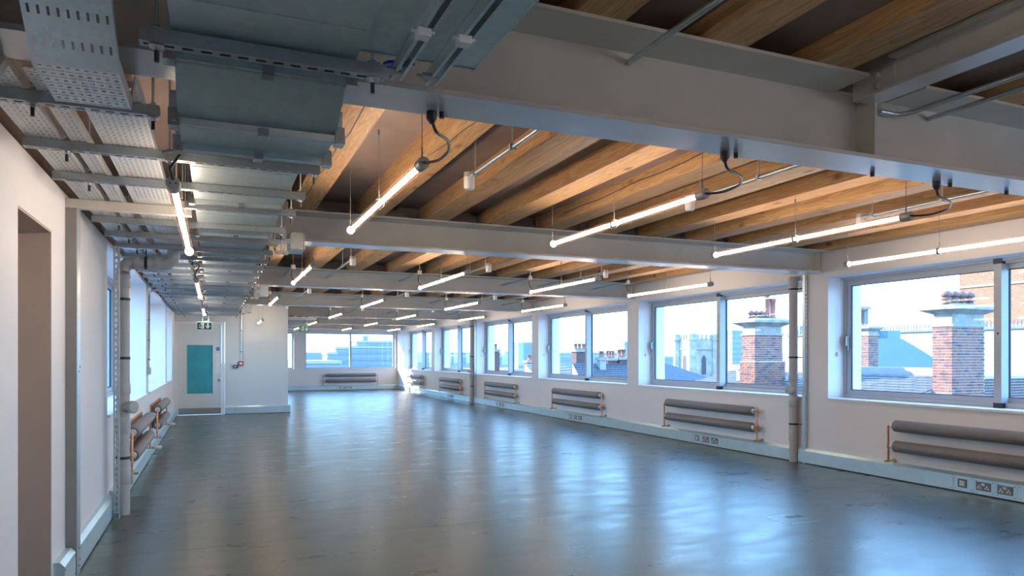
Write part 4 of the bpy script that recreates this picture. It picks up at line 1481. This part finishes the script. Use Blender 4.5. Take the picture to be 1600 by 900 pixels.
# --- seen through the nearest window
c1 = chimney('brick chimney with four squat dark pots outside the nearest window', 14.0, 15.0, 9.92, 10.35, 0.35, 2.04, 2.27, 2.47, 0.20)
MB().box(14.1, 14.9, 10.0, 10.28, 2.44, 2.50).build('flaunching', M['stone'], c1)
for i in range(4):
    hooded_pot(c1, 14.12 + 0.23 * i, 10.13, 2.49, 0.27, 0.10)
MB().prism([(13.55, 0.33), (14.0, 0.33), (14.0, 0.62)], 1, 9.92, 10.35).build('lead_apron', M['coping'], c1)
w1 = thing('parapet_wall', 'low dark brick parapet beside the nearest chimney', 'wall', (15.8, 9.95, 0.3))
MB().box(15.04, 19.5, 9.95, 10.3, -0.2, 0.97).build('mortar_core', M['mortar'], w1)
mb = MB()
brick_box(mb, 15.04, 19.5, 9.95, 10.3, -0.2, 0.97, 's')
mb.build('brickwork', M['brick_dark'], w1, kind='stuff')

def slate_roof(label, p00, p10, p11, p01, nu, nv, mat, body=None, name='slate_roof', cat='roof', th=0.012):
    """slates laid in rows on a bilinear patch: p00-p10 is the eaves, p01-p11 the ridge"""
    t = thing(name, label, cat, tuple((Vector(p00) + Vector(p10)) / 2))
    p00, p10, p11, p01 = map(Vector, (p00, p10, p11, p01))
    nrm = (p10 - p00).cross(p01 - p00).normalized()
    if nrm.z < 0:
        nrm = -nrm
    def P(u, v, h):
        return (p00 * (1 - u) * (1 - v) + p10 * u * (1 - v) + p11 * u * v + p01 * (1 - u) * v) + nrm * h
    mb = MB()
    rng = random.Random(3)
    for j in range(nv):
        v0, v1 = j / nv, min(1, (j + 1.15) / nv)
        for i in range(nu + 1):
            u0 = (i - (0.5 if j % 2 else 0)) / nu
            u1 = u0 + 0.96 / nu
            u0, u1 = max(0, u0), min(1, u1)
            if u1 - u0 < 0.1 / nu:
                continue
            h = th * rng.uniform(0.7, 1.5)
            q = [P(u0, v0, h + th), P(u1, v0, h + th), P(u1, v1, h * 0.4), P(u0, v1, h * 0.4), P(u0, v0, 0), P(u1, v0, 0)]
            mb._add(q, [(0, 1, 2, 3), (4, 5, 1, 0)], 0)
    mb.build('slates', mat, t, kind='stuff')
    b = MB()
    b._add([P(0, 0, 0), P(1, 0, 0), P(1, 1, 0), P(0, 1, 0), Vector((p00.x, p00.y, -12)), Vector((p10.x, p10.y, -12)), Vector((p11.x, p11.y, -12)), Vector((p01.x, p01.y, -12))],
           [(0, 1, 2, 3), (4, 5, 1, 0), (5, 6, 2, 1), (6, 7, 3, 2), (7, 4, 0, 3), (7, 6, 5, 4)])
    b.build('roof_body', body or M['render'], t)
    return t
slate_roof('pale slate roof slope in front of the white gutter', (13.0, 18.0, 0.45), (13.0, 10.37, 0.45), (15.2, 10.37, 0.93), (15.2, 18.0, 0.93), 22, 10, M['slate'])
t = thing('white_parapet', 'long white coping behind the slate slope', 'wall', (15.5, 13, 0.9))
MB().box(15.25, 15.6, 10.45, 18.5, -1, 1.12).build('coping', M['coping'], t)

c2 = chimney('small blue-shaded chimney with one tall black pot, left edge of the nearest window', 20.0, 20.45, 17.06, 17.9, 0.6, 2.1, 2.22, 2.42, 0.12)
mb = MB()
mb.tube([(20.2, 17.55, 2.4), (20.2, 17.55, 2.9), (20.2, 17.55, 2.92), (20.2, 17.55, 2.97), (20.2, 17.55, 3.02)], [0.12, 0.12, 0.16, 0.16, 0.07], 12)
mb.build('chimney_pot', M['pot_dark'], c2)

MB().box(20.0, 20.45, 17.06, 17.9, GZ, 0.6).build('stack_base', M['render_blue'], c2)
gh = thing('gable_shadow_block', 'pale blue gabled shape standing for the shadow on the cream wall', 'building', (25, 20, 0))
MB().prism([(23.2, -12), (28.2, -12), (28.2, 0.75), (27.3, 1.24), (25.3, 2.08), (23.2, 2.08)], 1, 20.0, 21.5).build('gable_shadow', M['render_blue'], gh)  # blue shadow shape built as a solid block before the cream wall
MB().box(24.75, 25.45, 20.2, 20.7, 2.0, 2.42).build('chimney_shadow_stub', M['render_blue'], gh)
MB().box(22.6, 24.7, 20.6, 21.6, -3, 2.62).build('rear_block', M['coping'], gh)
ww = thing('boundary_wall', 'long cream rendered wall topped by a spiked rail', 'wall', (30, 22, 0))
MB().box(30, 30.4, 12, 31, -12, 2.50).build('wall_body', M['render'], ww)
MB().box(29.9, 30.5, 12, 31, 2.50, 2.60).build('wall_coping', M['lead'], ww)
sp = MB()
for i in range(120):
    y = 12.1 + 0.155 * i
    sp.box(30.18, 30.22, y, y + 0.03, 2.6, 2.86)
sp.box(30.18, 30.22, 12, 31, 2.72, 2.75)
sp.build('spikes', M['lead'], ww, kind='stuff')
tp = thing('white_flue', 'slim white flue stack above the blue gable shadow', 'chimney', (33.5, 25, 2))
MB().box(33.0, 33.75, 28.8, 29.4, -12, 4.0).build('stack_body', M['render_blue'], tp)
MB().box(32.9, 33.85, 28.7, 29.5, 4.0, 4.15).build('stack_cap', M['coping'], tp)
bb = thing('brick_tower_block', 'tall orange brick building at the right edge of the view', 'building', (45, 22, 0))
MB().box(45, 52, 4, 31.4, GZ, 12).build('brick_face', M['far_brick'], bb)
mb = MB()
for z in (3.2, 5.8):
    mb.box(44.92, 45.0, 4, 31.4, z, z + 0.12)
mb.build('band_course', M['coping'], bb)

# --- seen through the second window
tw = thing('church_tower', 'old stone church tower with buttresses and pointed windows', 'tower', (36.4, 47.4, 0))
tx0, tx1, ty0, ty1, tz = 35.2, 37.5, 46.6, 48.5, 2.75
MB().box(tx0, tx1, ty0, ty1, GZ, tz).build('tower_body', M['tower_stone'], tw)
for cx, cy in ((tx0, ty0), (tx1, ty0), (tx0, ty1), (tx1, ty1)):
    mb = MB()
    pts = [(cx + 0.36 * math.cos(PI / 8 + PI / 4 * k), cy + 0.36 * math.sin(PI / 8 + PI / 4 * k)) for k in range(8)]
    mb.prism(pts, 2, GZ, tz - 0.1)
    pts2 = [(cx + 0.44 * math.cos(PI / 8 + PI / 4 * k), cy + 0.44 * math.sin(PI / 8 + PI / 4 * k)) for k in range(8)]
    mb.prism(pts2, 2, tz - 0.1, tz + 0.05)
    mb.prism(pts, 2, tz + 0.05, tz + 0.42)
    mb.prism(pts2, 2, -0.2, 0.05)
    mb.build('turret', M['tower_stone'], tw)
mb = MB()
for i in range(4):
    a = tx0 + 0.42 + i * 0.42
    mb.box(a, a + 0.24, ty0 - 0.05, ty0 + 0.2, tz, tz + 0.38)
    b = ty0 + 0.40 + i * 0.33
    mb.box(tx0 - 0.05, tx0 + 0.2, b, b + 0.2, tz, tz + 0.38)
mb.box(tx0, tx1, ty0 - 0.08, ty0, 1.9, 2.0)
mb.box(tx0 - 0.08, tx0, ty0, ty1, 1.9, 2.0)
mb.build('battlement', M['tower_stone'], tw)
def lancet(cx, y, z0, z1, w, axis):
    pts = [(cx - w, z0), (cx + w, z0), (cx + w, z1 - w * 1.4)] + [(cx + w * (1 - 0.5 * k), z1 - w * 1.4 * (1 - k / 2.0) ** 2) for k in (1,)] + [(cx, z1)] + [(cx - w * 0.5, z1 - w * 1.4 * 0.25), (cx - w, z1 - w * 1.4)]
    return pts
cx = (tx0 + tx1) / 2
for (pp, ax, a0, a1) in ((lancet(cx, 0, -0.1, 1.45, 0.22, 1), 1, ty0 - 0.04, ty0 + 0.01), (lancet((ty0 + ty1) / 2, 0, -0.1, 1.45, 0.20, 0), 0, tx0 - 0.04, tx0 + 0.01)):
    MB().prism(pp, ax, a0, a1).build('lancet_window', M['slate_blue'], tw)
    c0 = sum(p[0] for p in pp) / len(pp)
    big = [(c0 + (p[0] - c0) * 1.45, p[1] + (0.14 if p[1] > 0.5 else -0.08)) for p in pp]
    MB().prism(big, ax, a0 + 0.02, a1).build('lancet_surround', M['tower_stone'], tw)

hp = thing('hipped_roof', 'dark slate pyramid roof below the church tower', 'roof', (20, 28.4, 0))
mb = MB()
ap = (20.2, 28.8, 1.05)
bs = [(16.4, 26.0, -0.45), (23.6, 26.0, -0.45), (23.6, 32.0, -0.45), (16.4, 32.0, -0.45)]
mb._add([ap] + bs, [(0, 1, 2), (0, 2, 3), (0, 3, 4), (0, 4, 1), (4, 3, 2, 1)])
mb.build('roof_slope', M['slate_blue'], hp)
MB().box(16.6, 23.4, 26.2, 31.8, GZ, -0.44).build('house_wall', M['brick_dark'], hp)

c3 = chimney('brick chimney with a row of pots and two tall red ones, second window', 13.0, 13.92, 14.56, 15.05, 0.3, 1.97, 2.17, 2.40, 0.20)
MB().box(12.96, 13.96, 14.52, 15.09, GZ, 1.26).build('lower_stack', M['mortar'], c3)
mb = MB()
brick_box(mb, 12.955, 13.965, 14.515, 15.095, 0.3, 1.26, 'ws', mi2=1)
mb.build('lower_brickwork', [M['brick'], M['brick_dark']], c3, kind='stuff')
for i in range(4):
    hooded_pot(c3, 13.06 + 0.17 * i, 14.78, 2.36, 0.24, 0.075)
mb = MB()
pot(mb, 13.62, 14.8, 2.36, 0.66, 0.065)
mb.build('tall_pot', M['terracotta'], c3)
mb = MB()
pot(mb, 13.80, 14.8, 2.36, 0.58, 0.085)
mb.build('tall_pot', M['terracotta'], c3)
slate_roof('blue slate roof slope right of the second chimney', (14.35, 14.75, 0.55), (17.0, 14.75, 0.25), (17.2, 16.4, 1.05), (13.95, 16.4, 1.0), 14, 9, M['slate_blue'])
st = thing('stepped_flashing', 'pale stepped lead flashing beside the second chimney', 'flashing', (14.1, 14.6, 0.6))
for i in range(6):
    MB().box(13.97 + 0.06 * i, 14.06 + 0.06 * i, 14.70, 14.76, 0.50 + 0.09 * i, 0.60 + 0.09 * i).build('flashing_step', M['coping'], st)

# --- seen through the third and fourth windows
def stack(label, x0, x1, y0, y1, z0, z1, npots, ph, mat, pm):
    t = thing('chimney_stack', label, 'chimney', ((x0 + x1) / 2, y0, z0))
    MB().box(x0, x1, y0, y1, z0, z1 - 0.12).build('stack_body', mat, t)
    MB().box(x0 - 0.05, x1 + 0.05, y0 - 0.05, y1 + 0.05, z1 - 0.12, z1).build('stack_cap', M['stone'], t)
    for i in range(npots):
        mb = MB()
        pot(mb, x0 + (x1 - x0) * (i + 0.5) / npots, (y0 + y1) / 2, z1, ph, min(0.11, (x1 - x0) / npots * 0.42))
        mb.build('chimney_pot', pm, t)
    return t
slate_roof('dark blue slate roof with chimney stacks, third window', (14.6, 26.8, 0.1), (18.6, 26.8, 0.1), (18.6, 28.4, 1.06), (14.9, 28.4, 1.06), 22, 10, M['slate_blue'])
stack('wide dark stack with four red pots, third window', 15.15, 15.95, 28.5, 29.0, 0.6, 1.70, 4, 0.26, M['brick_dark'], M['terracotta'])
stack('small white stack with one pot, third window', 16.05, 16.35, 27.9, 28.2, 0.6, 1.32, 1, 0.30, M['coping'], M['terracotta'])
stack('low stack with three red pots, third window', 16.7, 17.15, 28.3, 28.7, 0.6, 1.30, 3, 0.34, M['brick_dark'], M['terracotta'])
stack('low stack with two red pots at the right of the third window', 17.3, 17.75, 28.3, 28.7, 0.6, 1.34, 2, 0.36, M['brick_dark'], M['terracotta'])
slate_roof('pale slate roof with white hips left in the third window', (13.6, 29.0, 0.25), (15.4, 27.5, 0.25), (16.4, 33, 1.15), (14.6, 33, 0.95), 10, 8, M['slate'])
stack('tall shaded stack with three pots, fourth window', 13.4, 14.0, 35.0, 35.6, -0.5, 1.75, 3, 0.3, M['brick_dark'], M['terracotta'])
stack('low red-potted stack right in the fourth window', 15.4, 15.9, 34.5, 35.0, -0.5, 1.15, 1, 0.3, M['brick'], M['terracotta'])
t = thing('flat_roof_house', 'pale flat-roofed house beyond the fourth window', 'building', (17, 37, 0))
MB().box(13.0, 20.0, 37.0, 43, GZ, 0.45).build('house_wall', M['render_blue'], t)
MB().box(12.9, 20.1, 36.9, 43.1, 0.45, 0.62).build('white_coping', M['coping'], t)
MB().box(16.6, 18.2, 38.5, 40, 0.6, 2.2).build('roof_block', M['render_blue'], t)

# --- far skyline: stepped pale blocks
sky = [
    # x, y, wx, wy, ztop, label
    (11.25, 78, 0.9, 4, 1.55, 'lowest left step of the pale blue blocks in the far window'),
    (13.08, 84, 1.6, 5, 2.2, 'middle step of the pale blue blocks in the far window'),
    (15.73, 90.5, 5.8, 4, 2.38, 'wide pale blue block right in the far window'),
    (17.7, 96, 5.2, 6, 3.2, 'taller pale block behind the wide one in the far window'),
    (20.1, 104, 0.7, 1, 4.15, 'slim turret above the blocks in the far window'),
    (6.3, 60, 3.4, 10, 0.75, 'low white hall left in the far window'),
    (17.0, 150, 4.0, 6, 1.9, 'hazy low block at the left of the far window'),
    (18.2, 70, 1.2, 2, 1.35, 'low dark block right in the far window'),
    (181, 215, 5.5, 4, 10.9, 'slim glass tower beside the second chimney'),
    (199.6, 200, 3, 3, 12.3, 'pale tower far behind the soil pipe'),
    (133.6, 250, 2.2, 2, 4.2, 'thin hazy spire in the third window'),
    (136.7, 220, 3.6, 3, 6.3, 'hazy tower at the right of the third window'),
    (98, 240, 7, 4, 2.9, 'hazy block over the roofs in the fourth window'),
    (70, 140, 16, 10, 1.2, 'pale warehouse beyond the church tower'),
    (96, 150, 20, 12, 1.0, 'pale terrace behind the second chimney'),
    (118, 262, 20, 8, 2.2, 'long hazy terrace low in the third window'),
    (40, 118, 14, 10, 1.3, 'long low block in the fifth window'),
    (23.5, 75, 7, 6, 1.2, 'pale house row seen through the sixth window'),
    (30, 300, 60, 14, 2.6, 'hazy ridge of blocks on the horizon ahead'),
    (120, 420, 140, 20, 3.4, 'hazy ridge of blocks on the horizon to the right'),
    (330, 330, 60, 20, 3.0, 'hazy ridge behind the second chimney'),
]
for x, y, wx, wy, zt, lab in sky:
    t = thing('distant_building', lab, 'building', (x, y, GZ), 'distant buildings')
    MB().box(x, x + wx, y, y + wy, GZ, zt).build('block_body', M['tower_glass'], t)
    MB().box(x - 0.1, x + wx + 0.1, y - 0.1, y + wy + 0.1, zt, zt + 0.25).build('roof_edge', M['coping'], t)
    mb = MB()
    fh = 0.9 if y < 130 else 2.0
    z = zt - 0.35
    k = 0
    while z - fh * 0.4 > -3 and k < 8:
        mb.box(x + wx * 0.05, x + wx * 0.95, y - 0.06, y, z - fh * 0.4, z)
        mb.box(x - 0.06, x, y + wy * 0.05, y + wy * 0.95, z - fh * 0.4, z)
        z -= fh
        k += 1
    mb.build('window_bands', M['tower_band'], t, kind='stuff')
